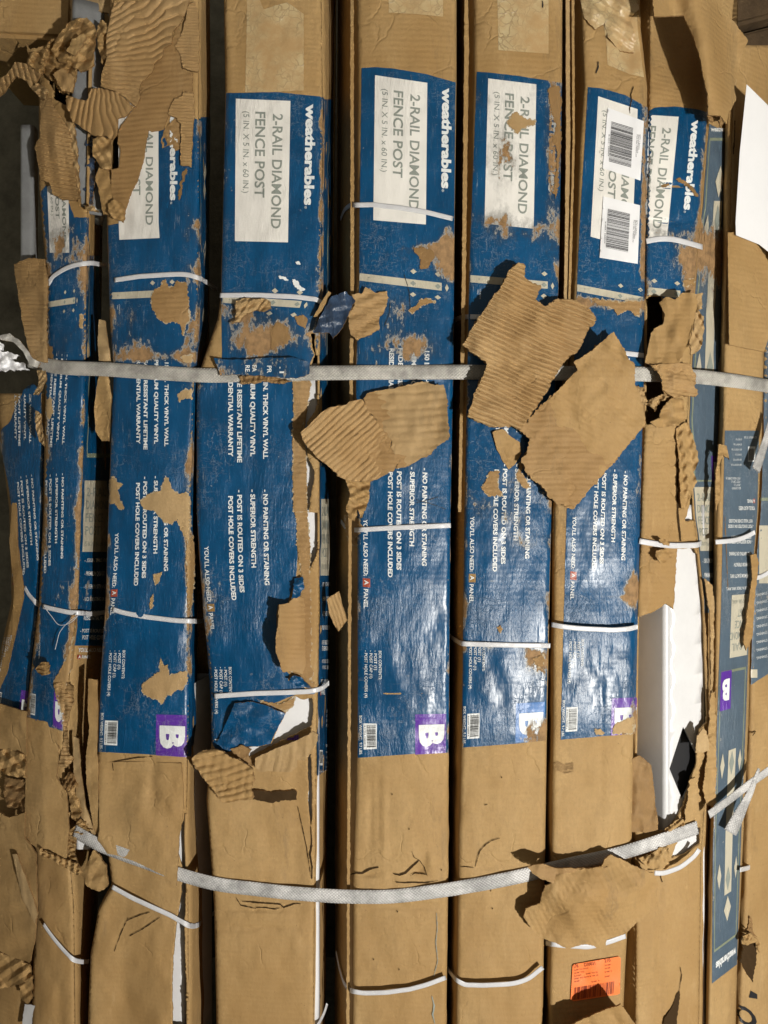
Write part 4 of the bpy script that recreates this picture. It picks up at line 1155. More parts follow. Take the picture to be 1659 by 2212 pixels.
def dmaker(h=.008, grad=(0, 0), c=None, flute=None, crump=None, curl=None, seed=1, wob=.0012, car=None, d0=None):
    """distance function of a torn sheet lying on the stack.
    grad: extra lift per 100 units in u and v away from c; flute: (angle, wavelength, amplitude[, fan centre]);
    crump: (amplitude, wavelength); curl: (u0, v0, nx, ny, radius, amount) lifts beyond a line"""
    def fn(u, v):
        if d0 is not None: d = d0 + 0 * u
        elif car is not None: d = car.fd(u, v)
        else: d = base(u)
        d = d - h
        if c: d = d - grad[0] * (u - c[0]) / 100 - grad[1] * (v - c[1]) / 100
        d = d + wob * vn(u / 55, v / 55, seed) + wob * .5 * vn(u / 22, v / 22, seed + 4)
        if crump: d = d - crump[0] * 1.25 * (crumple(u, v, crump[1], seed + 20) - .5)
        if curl:
            q = ((u - curl[0]) * curl[2] + (v - curl[1]) * curl[3]) / curl[4]
            d = d - curl[5] * np.clip(q, 0, 1.5) ** 2
        if flute:
            if len(flute) > 3 and flute[3]:
                cx, cy = flute[3]
                ang = np.arctan2(v - cy, u - cx)
                ph = ang / flute[1] + .5 * vn(u / 40, v / 40, seed) + .15 * vn(u / 12, v / 12, seed + 1)
            else: ph = flute_lin(u, v, flute[0], flute[1], seed)
            mod = .75 + .35 * vn(u / 30, v / 30, seed + 8)
            d = d + flute[2] * pleat(ph, flute[4] if len(flute) > 4 else .55) * mod
        return d
    return fn

# --- peeled layers on carton C
fan1 = dmaker(.010, flute=(0, .062, .0060, (95, 148), .35), seed=2)
sheet('peeled_fluting', T('R1', (738, 18), (860, 8), (1000, 0), (1230, -20), (1215, 50), (1185, 120), (1150, 170), (1120, 200), (1110, 285), (1060, 312), (1048, 370), (1010, 400), (982, 470), (920, 530), (900, 580), (905, 640), (882, 692), (820, 640), (750, 590), (650, 560), (662, 470), (690, 380), (688, 250), (712, 120)),
      fan1, KRAFT_FLUTE, eC, step=2.1, amp=1.6, seed=101)
sheet('peeled_fluting', T('R1', (430, 620), (500, 640), (560, 652), (590, 575), (640, 570), (700, 582), (760, 600), (870, 690), (822, 745), (762, 770), (758, 870), (730, 912), (690, 880), (650, 882), (590, 872), (570, 850), (470, 792), (432, 700)),
      dmaker(.020, (.0, .012), (220, 215), flute=(0, .095, .0066, (208, 100), .4), seed=3), KRAFT_FLUTE, eC, step=2.1, amp=2.2, seed=102)
sheet('peeled_liner', T('R1', (1150, 150), (1190, 300), (1180, 450), (1250, 470), (1242, 600), (1190, 592), (1178, 620), (1130, 640), (1100, 700), (1092, 745), (1060, 840), (980, 852), (962, 842), (942, 950), (930, 1050), (900, 1140), (870, 1212), (832, 1290), (805, 1400), (740, 1330), (722, 1240), (720, 1100), (770, 1085), (782, 970), (760, 930), (770, 840), (830, 750), (880, 690), (905, 640), (900, 580), (920, 530), (980, 470), (1010, 400), (1050, 310), (1110, 280)),
      dmaker(.006, seed=4, wob=.002), KRAFT_LINER, eC, step=5, amp=1.6, seed=103)
sheet('peeled_fluting', T('R1', (1228, 20), (1262, 10), (1285, 90), (1290, 300), (1288, 462), (1240, 460), (1182, 440), (1168, 345), (1135, 300), (1152, 262), (1182, 200)),
      dmaker(.009, flute=(3, 6.8, .0036), seed=5), KRAFT_FLUTE, eC, step=2, amp=2.2, seed=104)
sheet('peeled_fluting', T('R1', (1190, 592), (1255, 600), (1262, 760), (1245, 900), (1240, 1080), (1170, 1070), (1170, 800), (1135, 760), (1090, 740), (1100, 700), (1130, 640), (1182, 620)),
      dmaker(.009, flute=(2, 6.8, .0036), seed=6), KRAFT_FLUTE, eC, step=2, amp=2.2, seed=105)
sheet('peeled_liner', T('R1', (1060, 850), (1100, 800), (1135, 760), (1168, 800), (1168, 960), (1130, 985), (1100, 940), (1050, 960), (1045, 900)), dmaker(.005, seed=7, crump=(.003, 16)), KRAFT_LINER, eC, step=4, amp=2.6, seed=106)
sheet('torn_edge_roll', T('R1', (700, 1320), (740, 1290), (800, 1330), (808, 1400), (800, 1440), (740, 1420), (700, 1370)), dmaker(.012, seed=8, crump=(.008, 14)), KRAFT, eC, step=3, amp=2.6, seed=107)
sheet('side_liner', T('R1', (640, 1080), (700, 1090), (725, 1240), (760, 1330), (720, 1400), (670, 1390), (640, 1250), (620, 1160)), dmaker(.004, seed=9, crump=(.005, 22)), KRAFT, eC, step=4, amp=2.0, seed=108)
sheet('loose_flap', T('S4', (638, -38), (900, -40), (1175, -30), (1185, 100), (1190, 250), (1178, 350), (1162, 450), (1155, 600), (1142, 772), (1060, 695), (1000, 668), (860, 600), (740, 563), (660, 552), (625, 515), (645, 400)),
      dmaker(.0012, (0, .0030), (300, 1650), seed=10, car=cC, wob=.0012), KRAFT, eC, step=6, amp=.8, seed=109)
sheet('left_flange', T('Y', (722, 150), (792, 160), (800, 400), (790, 740), (802, 860), (806, 1380), (775, 1420), (745, 1250), (705, 1000), (700, 790), (730, 560), (716, 400)), dmaker(.004, seed=11, crump=(.006, 60)), KRAFT, eC, step=5, amp=1.2, seed=110)
sheet('left_flange', T('R4', (640, 412), (682, 420), (700, 560), (718, 682), (640, 680), (634, 560)), dmaker(.0, seed=12, crump=(.010, 40)), KRAFT_LIGHT, eC, step=4, amp=1.2, seed=111)
sheet('left_flange', T('R4', (640, 780), (700, 770), (722, 900), (706, 1200), (660, 1200), (620, 1140), (610, 1000), (625, 850)), dmaker(.004, seed=13, crump=(.012, 50)), KRAFT, eC, step=4, amp=1.2, seed=112)
sheet('left_flange', T('Y', (600, 620), (640, 640), (660, 900), (700, 1200), (780, 1420), (760, 1430), (700, 1330), (640, 1250), (600, 900)), dmaker(.004, seed=14, crump=(.008, 30)), KRAFT_LIGHT, eC, step=4, amp=1.0, seed=113)

# --- burst top and flaps of carton B
def wad(poly, h, seed, mat=KRAFT, crump=(.016, 22), amp=2.5, flute=None, name='crumpled_wad', par=None, step=3.2, grad=(0, 0), thick=.003, d0=None, car=None):
    V = np.array(poly).mean(0)
    sheet(name, poly, dmaker(h, grad, tuple(V), flute=flute, crump=crump, seed=seed, d0=d0, car=car), mat, par or eB, step=min(step, 2.4) if crump[0] >= .008 and mat is not BLUE else step, amp=amp, seed=seed + 200, thick=thick, smooth=not (crump[0] >= .008 and mat is not BLUE))
wad(T('R1', (375, 235), (440, 150), (500, 120), (560, 112), (610, 160), (625, 210), (605, 330), (610, 420), (520, 465), (450, 420), (380, 400), (330, 320)), .02, 30, crump=(.026, 26))
wad(T('R1', (430, 330), (470, 250), (540, 215), (560, 240), (510, 330), (480, 360)), .045, 31, crump=(.006, 14), name='rolled_strip')
wad(T('R1', (270, 330), (330, 250), (400, 250), (440, 330), (500, 400), (490, 520), (440, 610), (380, 590), (340, 520), (280, 470), (230, 480), (170, 410), (200, 340)), .014, 32, KRAFT, crump=(.024, 20))
wad(T('R1', (340, 480), (400, 440), (480, 500), (470, 600), (400, 590)), .034, 33, KRAFT_FLUTE, crump=(.006, 26), flute=(60, 6.0, .0035), name='fluted_scrap')
wad(T('R1', (0, 510), (40, 490), (100, 400), (160, 410), (240, 470), (275, 480), (230, 530), (200, 570), (160, 520), (110, 490), (60, 540), (30, 590), (-40, 650), (-60, 560)), .02, 34, KRAFT_FLUTE, crump=(.010, 30), flute=(75, 11, .004), name='fluted_scrap')
wad(T('R1', (170, 270), (195, 320), (270, 300), (320, 280), (300, 350), (280, 460), (200, 420), (180, 340)), .012, 35, KRAFT, crump=(.010, 30))
wad(T('R1', (195, 560), (250, 540), (310, 580), (300, 640), (260, 640), (230, 600)), .022, 36, KRAFT_LIGHT, crump=(.014, 14))
wad(T('R1', (262, 640), (320, 625), (350, 690), (385, 740), (440, 830), (480, 960), (492, 1150), (512, 1285), (470, 1300), (400, 1295), (335, 1250), (320, 1180), (262, 1165), (240, 1030), (225, 950), (262, 880)), .022, 37, KRAFT_FLUTE, crump=(.010, 60), flute=(14, 9.0, .0038), name='fluted_flap', amp=2, step=2.4)
wad(T('R1', (420, 780), (480, 800), (500, 950), (520, 1300), (560, 1360), (640, 1370), (600, 1330), (560, 1340), (510, 1300), (480, 1100), (460, 900)), .018, 38, KRAFT_LIGHT, crump=(.008, 14))
wad(T('R1', (600, 900), (650, 880), (720, 900), (722, 1090), (660, 1090), (600, 1000)), .012, 39, KRAFT, crump=(.014, 24))
wad(T('R1', (545, 890), (600, 880), (620, 1000), (600, 1320), (540, 1320), (530, 1200), (560, 1000)), -.008, 40, FOIL, crump=(.020, 24), name='crushed_film')
wad(T('R1', (650, 130), (690, 150), (700, 300), (665, 420), (640, 330), (620, 210)), .005, 41, KRAFT, crump=(.016, 20))
wad(T('R1', (450, 0), (560, -10), (750, -10), (720, 90), (640, 70), (560, 62), (455, 60)), -.02, 42, KRAFT_LIGHT, crump=(.010, 40))
wad(T('S4', (172, -330), (300, -300), (372, -260), (380, -60), (365, 60), (432, 160), (446, 400), (430, 585), (370, 562), (320, 530), (230, 512), (158, 462)), .008, 43, KRAFT, grad=(0, .0035), crump=(.0035, 90), name='loose_flap', amp=1, step=5)
wad(T('Y', (440, 190), (520, 180), (595, 210), (600, 330), (560, 450), (545, 560), (560, 760), (605, 800), (540, 880), (465, 860), (500, 760), (525, 600), (490, 400), (450, 260)), .004, 44, KRAFT_FLUTE, crump=(.008, 26), flute=(5, 9, .004), name='fluted_scrap')
wad(T('Y', (510, 1000), (570, 910), (610, 960), (640, 1060), (660, 1250), (640, 1330), (580, 1280), (560, 1100)), .004, 45, KRAFT, crump=(.018, 18))
wad(T('S4', (250, 520), (330, 560), (440, 600), (500, 620), (530, 680), (500, 695), (430, 650), (330, 590), (250, 555)), .018, 46, KRAFT, crump=(.016, 14))
wad(T('R4', (240, 740), (290, 740), (300, 800), (270, 860), (240, 900), (215, 900), (250, 830)), .02, 47, KRAFT_LIGHT, crump=(.012, 12))
wad(T('R4', (225, 1000), (262, 1020), (282, 1230), (250, 1190), (230, 1090)), .018, 48, KRAFT_LIGHT, crump=(.010, 10))
wad(T('S1', (265, 975), (310, 975), (320, 1050), (270, 1060), (225, 1020)), .016, 49, KRAFT, crump=(.010, 10), name='torn_hole_lip')

wad(T('S4', (455, 400), (520, 330), (560, 360), (600, 400), (560, 420), (500, 440), (480, 560), (520, 660), (490, 690), (440, 620), (430, 500)), .006, 51, KRAFT, crump=(.014, 12))
wad(T('S4', (560, 620), (610, 530), (640, 560), (690, 640), (700, 760), (640, 800), (560, 760), (530, 690)), .004, 52, KRAFT, crump=(.010, 30))
wad(T('Y', (505, 990), (560, 915), (600, 930), (620, 1010), (560, 1080), (520, 1060)), .010, 53, KRAFT_EDGE, crump=(.016, 10))
# --- carton A flaps
wad(T('R4', (90, 52), (190, 12), (290, 20), (310, 170), (300, 400), (305, 690), (200, 670), (190, 620), (150, 450), (115, 250)), .014, 60, KRAFT_FLUTE, crump=(.010, 70), flute=(0, 9, .0016), name='fluted_flap', par=eA, amp=1.6)
wad(T('S4', (-60, 270), (0, 290), (60, 322), (160, 290), (160, 450), (200, 510), (232, 560), (240, 900), (228, 1100), (205, 1200), (192, 1262), (100, 1230), (-60, 1160)), .022, 61, KRAFT, crump=(.014, 90), name='burst_flap', par=eA, step=5, amp=1.2)
wad(T('S4', (80, 560), (110, 560), (210, 830), (245, 950), (225, 1010), (140, 830)), .030, 62, KRAFT_LIGHT, crump=(.004, 30), name='rolled_strip', par=eA, amp=1)
wad(T('Y', (-20, 750), (60, 722), (200, 770), (212, 960), (120, 950), (40, 930), (-20, 870)), .012, 63, KRAFT, crump=(.020, 24), par=eA)
wad(T('Y', (40, 950), (200, 980), (212, 1240), (60, 1200), (26, 1080)), .002, 64, KRAFT_EDGE, crump=(.016, 24), par=eA)
wad(T('S4', (-60, 1180), (60, 1215), (190, 1275), (212, 1370), (60, 1420), (-60, 1440)), .006, 65, KRAFT, crump=(.022, 34), par=eA)
wad(T('S4', (120, 1400), (210, 1350), (205, 1500), (180, 1530), (140, 1500)), .006, 66, KRAFT, crump=(.012, 24), par=eA)
wad(T('S1', (105, -60), (112, 200), (150, 480), (150, 560), (85, 850), (40, 1050), (-30, 1200), (-30, 1100), (30, 1000), (80, 800), (90, 500), (60, 200), (80, -60)), .012, 67, KRAFT, crump=(.004, 40), name='outer_liner', par=eA, amp=1)
wad(T('Y', (-20, 350), (215, 420), (215, 770), (60, 722), (-20, 740)), .010, 68, KRAFT, crump=(.006, 50), name='outer_liner', par=eA, amp=1)
wad(T('S4', (160, 1530), (230, 1540), (300, 1600), (300, 1700), (140, 1700)), .0, 69, VINYL, crump=(.003, 60), name='inner_film', par=eA, amp=1)

# --- carton D pieces
sheet('lower_lip', T('R4', (1385, 660), (1480, 672), (1640, 668), (1720, 660), (1900, 655), (2010, 690), (2005, 765), (1930, 790), (1870, 792), (1700, 775), (1560, 770), (1425, 775), (1415, 730)), dmaker(.0105, seed=70, wob=.001, car=cD), BLUE, eD, step=4, amp=1.6, seed=270, wear=.42)
f = Flat(Acc(), lambda a, b, off: (W(a, b, dmaker(.0105, seed=70, wob=.001, car=cD)(np.asarray(a, float), np.asarray(b, float)) - off), np.stack([a, b], -1)), None, lambda u, v: .15 + 0 * u)
for t_, u_, v0_, v1_ in (('RE', 530, 789, 803), ('FA', 545, 789, 803), ('PR', 577, 790, 806), ('.1', 604, 792, 806)):
    f.text(t_, (u_, v0_), (u_, v1_), 9.5, INK_WHITE, .0009, bold=.02)
f.acc.build('lip_lettering', eD)
wad(T('R5', (-130, 290), (-60, 270), (40, 275), (90, 290), (100, 340), (50, 360), (0, 350), (-60, 370), (-110, 430), (-160, 440), (-130, 380)), .010, 71, KRAFT_LIGHT, crump=(.010, 16), name='frayed_edge', par=eD, car=cD)
wad(T('R5', (-110, 780), (0, 775), (120, 785), (200, 800), (230, 812), (150, 830), (60, 815), (0, 825), (-100, 830)), .007, 72, KRAFT_EDGE, crump=(.008, 14), name='frayed_edge', par=eD, car=cD)
sheet('curled_flap', T('S2', (150, 600), (215, 590), (240, 560), (272, 542), (312, 560), (318, 700), (322, 1000), (302, 1052), (240, 1030), (172, 1038), (150, 960), (128, 900), (130, 800), (145, 700)),
      dmaker(.004, seed=73, car=cD, flute=(2, 11, .0022), curl=(655, 0, -1, 0, 50, .024)), KRAFT_FLUTE, eD, step=3.2, amp=1.8, seed=273)
wad(T('S2', (230, 560), (250, 430), (300, 420), (315, 480), (285, 545), (262, 560)), .010, 74, BLUE, crump=(.010, 14), name='peeled_print', par=eD, car=cD)
wad(T('S2', (215, 1090), (240, 1062), (290, 1070), (330, 1110), (360, 1140), (300, 1135), (240, 1120)), .010, 75, BLUE, crump=(.010, 14), name='peeled_print', par=eD, car=cD)
wad(T('S2', (-250, 1500), (-140, 1240), (-20, 1230), (60, 1250), (150, 1290), (190, 1310), (150, 1380), (120, 1440), (95, 1500), (20, 1515), (-70, 1520), (-150, 1540)), .008, 76, BLUE, crump=(.010, 60), name='sagging_print', par=eD, car=cD, amp=1.5)
wad(T('Q', (490, 830), (600, 792), (690, 832), (660, 880), (690, 970), (722, 992), (640, 962), (560, 900)), .008, 77, KRAFT_EDGE, crump=(.005, 16), name='torn_lip', par=eD, car=cD)
wad(T('Q', (700, 1210), (860, 1225), (1100, 1215), (1110, 1300), (960, 1310), (860, 1330), (700, 1300)), .0035, 78, TEAR_SHADE, crump=(.002, 20), name='tear', par=eD, car=cD)  # dark sheet on uncut board; the shade in the tear is its colour

def loose(name, label, cat, parts, group=None):
    P = np.concatenate([np.array(p[1]) for p in parts]).mean(0)
    c = W(P[0], P[1], float(base(P[0])) - .01)
    e = empty(name, tuple(float(x) for x in c))
    tag(e, label, cat, group)
    for (nm, poly, fn, mat, kw) in parts:
        sheet(nm, poly, fn, mat, e, **kw)
        if nm in ('fluted_half', 'liner_half', 'ripples', 'ridges', 'rippled_tuft'):
            k2 = dict(kw); k2['seed'] = kw['seed'] + 900; k2['amp'] = kw['amp'] + 2.2; k2['step'] = 5
            sheet('backing_liner', poly, (lambda g: (lambda u, v: g(u, v) * 0 + base(u) - (base(u).mean() - float(np.mean(g(np.array([np.mean([p[0] for p in poly])]), np.array([np.mean([p[1] for p in poly])]))))) + .0062 + .0015 * vn(u / 20, v / 20, 5)))(fn), KRAFT_LINER, e, **k2)
    return e
G_SC = 'torn pieces of cardboard hanging on the stack'
loose('cardboard_scrap', 'large folded sheet of bare fluting and smooth liner hanging over two blue cartons', 'torn cardboard', [
    ('fluted_half', T('R6', (-18, 90), (45, 40), (85, 60), (80, 130), (110, 160), (190, 200), (150, 280), (215, 325), (290, 280), (410, 285), (500, 340), (545, 405), (500, 470), (460, 540), (440, 600), (380, 640), (300, 740), (200, 920), (120, 1030), (50, 1130), (0, 1100), (-120, 1112), (-290, 1040), (-270, 980), (-230, 860), (-180, 760), (-160, 700), (-220, 650), (-320, 580), (-260, 470), (-160, 320), (-60, 180)),
     dmaker(.030, (-.006, .0), (1140, 760), flute=(24, 9.8, .0085, None, .36), seed=80, wob=.004, crump=(.0075, 95), curl=(1240, 700, .9, -.3, 50, .008)), KRAFT_FLUTE, dict(step=1.4, amp=2.6, seed=280)),
    ('liner_half', T('R6', (660, 490), (700, 560), (740, 640), (800, 720), (795, 830), (830, 900), (860, 1020), (862, 1095), (780, 1190), (700, 1290), (600, 1400), (480, 1540), (400, 1640), (300, 1610), (230, 1560), (215, 1520), (150, 1460), (100, 1420), (60, 1330), (110, 1230), (115, 1190), (48, 1130), (150, 1010), (300, 870), (400, 760), (425, 740), (400, 690), (440, 665), (530, 600), (600, 540)),
     dmaker(.026, (.006, -.008), (1230, 880), seed=81, wob=.003, flute=(33, 12, .0010), crump=(.0055, 110), curl=(1300, 780, .5, -.8, 70, .012)), KRAFT, dict(step=2.6, amp=2.2, seed=281))], G_SC)
loose('cardboard_scrap', 'butterfly-shaped torn sheet below the woven strap, left half ridged, right half smoother', 'torn cardboard', [
    ('fluted_half', T('R5', (480, 980), (590, 960), (610, 940), (690, 930), (720, 990), (830, 1140), (880, 1200), (870, 1240), (930, 1320), (900, 1380), (780, 1450), (640, 1460), (580, 1450), (540, 1430), (480, 1370), (400, 1310), (330, 1230), (300, 1190), (290, 1145), (330, 1110), (400, 1040), (430, 1010)),
     dmaker(.022, (-.012, .0), (800, 960), flute=(-43, 11.5, .0060, None, .35), seed=82, wob=.003, crump=(.003, 80)), KRAFT_FLUTE, dict(step=2.2, amp=1.6, seed=282)),
    ('liner_half', T('R5', (695, 925), (720, 890), (860, 860), (960, 842), (1080, 812), (1150, 832), (1215, 832), (1236, 920), (1240, 1000), (1250, 1180), (1180, 1230), (1120, 1290), (960, 1370), (905, 1378), (930, 1320), (872, 1240), (882, 1200), (832, 1140), (722, 990)),
     dmaker(.016, (.010, .0), (870, 920), flute=(-6, 17, .0022, None, .5), seed=83, wob=.003, crump=(.003, 80), curl=(940, 900, .9, .3, 40, .006)), KRAFT_LIGHT, dict(step=3.4, amp=1.6, seed=283))], G_SC)
loose('cardboard_scrap', 'shredded brown strip dangling from the butterfly-shaped sheet along the middle carton', 'torn cardboard', [
    ('shred', T('R5', (580, 1445), (660, 1460), (740, 1450), (735, 1540), (720, 1620), (680, 1700), (660, 1640), (640, 1720), (600, 1700), (585, 1620), (610, 1540)),
     dmaker(.012, seed=84, crump=(.016, 20)), KRAFT, dict(step=3, amp=2.6, seed=284))], G_SC)
loose('cardboard_scrap', 'rippled square scrap beside the crushed silvery curl at the top left of the middle carton', 'torn cardboard', [
    ('ripples', T('R5', (620, 250), (690, 240), (710, 200), (740, 212), (770, 237), (850, 225), (860, 270), (832, 350), (800, 400), (802, 470), (750, 510), (650, 545), (610, 500), (600, 430), (605, 370), (640, 320)),
     dmaker(.010, seed=85, crump=(.006, 20), flute=(4, 9, .0036)), KRAFT_FLUTE, dict(step=3, amp=2.4, seed=285))], G_SC)
loose('cardboard_scrap', 'silvery dark-blue crushed curl spanning the black gap left of the middle carton', 'torn cardboard', [
    ('film', T('R5', (490, 262), (580, 230), (645, 290), (605, 360), (565, 460), (500, 538), (480, 500), (370, 500), (400, 430), (450, 330)),
     dmaker(.018, seed=86, crump=(.008, 24), curl=(733, 670, .86, .5, 45, .012)), FOIL, dict(step=3, amp=1.8, seed=286)),
    ('board_strip', T('R5', (470, 225), (487, 238), (430, 350), (400, 390), (372, 395), (430, 290)),
     dmaker(.012, seed=87), KRAFT, dict(step=3, amp=.8, seed=287))], G_SC)
loose('cardboard_scrap', 'coarse ridged scrap hanging over the foot of the blue print, fourth carton', 'torn cardboard', [
    ('ridges', T('Q', (130, 915), (200, 860), (330, 830), (420, 850), (480, 900), (560, 920), (640, 970), (700, 1010), (712, 1100), (692, 1200), (702, 1290), (560, 1310), (420, 1335), (340, 1220), (250, 1110), (160, 980)),
     dmaker(.028, (.0, .006), (480, 1660), seed=88, flute=(-14, 15, .0050), crump=(.006, 30)), KRAFT, dict(step=3, amp=2.0, seed=288))], G_SC)
loose('cardboard_scrap', 'pale crackled scrap lying across the white tear of the fourth carton', 'torn cardboard', [
    ('scrap', T('Q', (725, 912), (860, 845), (1040, 775), (1200, 702), (1260, 662), (1310, 690), (1300, 760), (1250, 840), (1222, 900), (1180, 940), (1112, 925), (1110, 1000), (1060, 1040), (950, 1042), (840, 1032), (760, 1042), (720, 990)),
     dmaker(.016, (.004, 0), (610, 1640), seed=89, crump=(.004, 30)), KRAFT_LIGHT, dict(step=3.4, amp=1.6, seed=289))], G_SC)
loose('cardboard_scrap', 'small grey-brown ridged tab poking into the black gap left of the middle carton', 'torn cardboard', [
    ('tab', T('S2', (462, 562), (540, 512), (556, 590), (592, 700), (535, 778), (500, 720), (472, 650)),
     dmaker(.002, seed=90, flute=(72, 8, .004)), KRAFT_FLUTE, dict(step=2.6, amp=1.0, seed=290))], G_SC)
loose('cardboard_scrap', 'small tapering brown tongue hanging just under the large folded sheet', 'torn cardboard', [
    ('tongue', T('R6', (-125, 1140), (-60, 1120), (0, 1175), (50, 1205), (60, 1280), (20, 1350), (-20, 1385), (-60, 1330), (-100, 1250)),
     dmaker(.008, seed=91, crump=(.003, 30)), KRAFT, dict(step=4, amp=1.4, seed=291))], G_SC)
loose('cardboard_scrap', 'curled smooth kraft flap over a rippled tuft on the ripped carton beside the woven strap', 'torn cardboard', [
    ('curled_liner', T('R6', (955, 300), (1000, 265), (1060, 282), (1100, 240), (1180, 240), (1205, 300), (1182, 400), (1150, 500), (1130, 600), (1080, 692), (980, 702), (900, 706), (862, 690), (880, 600), (900, 500), (922, 470), (980, 440), (992, 380)),
     lambda u, v: base(u) - .030 - .012 * np.sin((u - 1395) / 30.0 + v / 160.) + .004 * vn(u / 20, v / 40, 92), KRAFT, dict(step=3.4, amp=1.6, seed=292)),
    ('frayed_side', T('R6', (1180, 245), (1240, 240), (1235, 340), (1200, 350), (1245, 390), (1240, 500), (1222, 600), (1160, 640), (1150, 560), (1180, 460), (1190, 330)),
     dmaker(.022, seed=93, crump=(.014, 16)), KRAFT_LIGHT, dict(step=3, amp=2.6, seed=293)),
    ('rippled_tuft', T('R6', (895, 706), (1000, 700), (1140, 690), (1195, 780), (1180, 840), (1205, 870), (1190, 912), (1100, 905), (1050, 920), (975, 870), (970, 800), (940, 740)),
     dmaker(.032, seed=94, crump=(.010, 30), flute=(8, 9, .0045)), KRAFT_FLUTE, dict(step=3, amp=2.4, seed=294)),
    ('lower_liner', T('R6', (1040, 920), (1110, 930), (1130, 1050), (1080, 1100), (1010, 1105), (940, 1112), (895, 1075), (960, 1052), (965, 1000), (1000, 950)),
     dmaker(.020, seed=95, crump=(.014, 30)), KRAFT, dict(step=3, amp=2.2, seed=295)),
    ('crumb', T('R6', (790, 850), (860, 845), (860, 900), (885, 940), (850, 965), (820, 950), (820, 890)), dmaker(.014, seed=96, crump=(.012, 12)), KRAFT_LIGHT, dict(step=2.6, amp=2.4, seed=296)),
    ('crumb', T('R6', (860, 960), (920, 920), (990, 890), (1030, 890), (1030, 930), (960, 940), (930, 1010), (905, 980)), dmaker(.016, seed=97, crump=(.014, 12)), KRAFT_LIGHT, dict(step=2.6, amp=2.6, seed=297))], G_SC)
loose('cardboard_scrap', 'big crumpled wad bulging over the lower woven strap above the orange label', 'torn cardboard', [
    ('crumpled_shell', T('S6', (270, 745), (275, 690), (420, 660), (580, 640), (600, 590), (640, 563), (750, 610), (830, 652), (920, 682), (950, 760), (900, 850), (892, 930), (845, 985), (780, 1030), (720, 1082), (612, 1112), (604, 1180), (480, 1142), (360, 1168), (220, 1112), (130, 1050), (75, 965), (92, 910), (180, 880), (212, 760)),
     lambda u, v: base(u) - .020 - .035 * np.exp(-(((u - 1270) / 95) ** 2 + ((v - 1930) / 75) ** 2)) - .016 * (crumple(u, v, 62, 98) - .5) + .0010 * pleat(flute_lin(u, v, 62, 11, 98), .8) * (vn(u / 50, v / 50, 44) > -.1), KRAFT, dict(step=3.2, amp=2.0, seed=298)),
    ('folded_tip', T('S6', (100, 640), (200, 620), (290, 650), (450, 650), (620, 642), (560, 680), (420, 672), (285, 690), (270, 748), (190, 720), (130, 680)),
     dmaker(.040, (0, .01), (1180, 1880), seed=99, crump=(.006, 40)), KRAFT_LINER, dict(step=3.4, amp=1.6, seed=299))], G_SC)
loose('cardboard_scrap', 'bent brown flap corner rising from the bottom edge below the orange label', 'torn cardboard', [
    ('flap', T('S6', (330, 1690), (480, 1620), (600, 1570), (705, 1530), (728, 1562), (760, 1602), (800, 1660), (830, 1900), (250, 1900)),
     dmaker(.045, (0, -.02), (1290, 2190), seed=100, crump=(.008, 60)), KRAFT, dict(step=4, amp=2.0, seed=300))], G_SC)

# --- carton H flaps
def hpart(nm, poly, fn, mat, **kw): sheet(nm, poly, fn, mat, eH, **kw)
hpart('top_flap', T('R3', (905, -120), (1350, -120), (1362, 80), (1440, 140), (1528, 262), (1482, 372), (1470, 470), (1440, 560), (1452, 650), (1410, 720), (1392, 800), (1350, 748), (1272, 745), (1266, 600), (1250, 545), (1225, 400), (1180, 250), (1115, 100), (1000, 104), (920, 104)),
      lambda u, v: base(u) - .045 - .010 * np.sin((u - 1480) / 17. - v / 90.) - .006 * (crumple(u, v, 60, 110) - .5), KRAFT, step=3.6, amp=1.8, seed=310)
hpart('frayed_fibres', T('R3', (1272, 745), (1350, 748), (1372, 790), (1352, 830), (1335, 780), (1300, 790), (1280, 780)), dmaker(.028, seed=111, crump=(.010, 10)), KRAFT_EDGE, step=3, amp=2.5, seed=311)
hpart('inner_liner', T('S6', (770, -60), (830, -80), (900, -20), (918, 100), (940, 300), (948, 405), (870, 420), (770, 410)), lambda u, v: base(u) + .004 - .014 * (crumple(u, v, 30, 112) - .5), KRAFT_EDGE, step=3.2, amp=1.8, seed=312)
hpart('torn_strip', T('S3', (1200, 1450), (1235, 1405), (1262, 1420), (1285, 1545), (1240, 1560), (1188, 1560)), dmaker(.012, seed=113, crump=(.003, 30)), KRAFT_LIGHT, step=3.4, amp=1.6, seed=313)
hpart('torn_strip', T('S6', (1150, 80), (1190, 60), (1210, 180), (1220, 340), (1110, 400), (1130, 250)), dmaker(.002, seed=114, crump=(.003, 30)), KRAFT, step=3.4, amp=2.6, seed=314)
hpart('torn_strip', T('S6', (990, 400), (1050, 350), (1110, 320), (1120, 370), (1060, 400), (1000, 420)), dmaker(.006, seed=115, crump=(.012, 10)), KRAFT, step=2.8, amp=2.6, seed=315)
hpart('crumpled_lip', T('S6', (820, 590), (900, 555), (1010, 490), (1018, 560), (1015, 640), (980, 655), (880, 650)), dmaker(.008, seed=116, crump=(.016, 18)), KRAFT, step=2.8, amp=2.2, seed=316)
hpart('torn_chip', T('S3', (935, 250), (1000, 240), (1060, 270), (1010, 320), (960, 330), (930, 290)), dmaker(.010, seed=117, crump=(.006, 18), flute=(0, 8, .002)), KRAFT, step=2.8, amp=2.0, seed=317)
hpart('torn_chip', T('S3', (950, 180), (990, 175), (1025, 200), (1020, 220), (985, 215)), dmaker(.012, seed=118, crump=(.006, 12)), KRAFT, step=2.8, amp=2.0, seed=318)
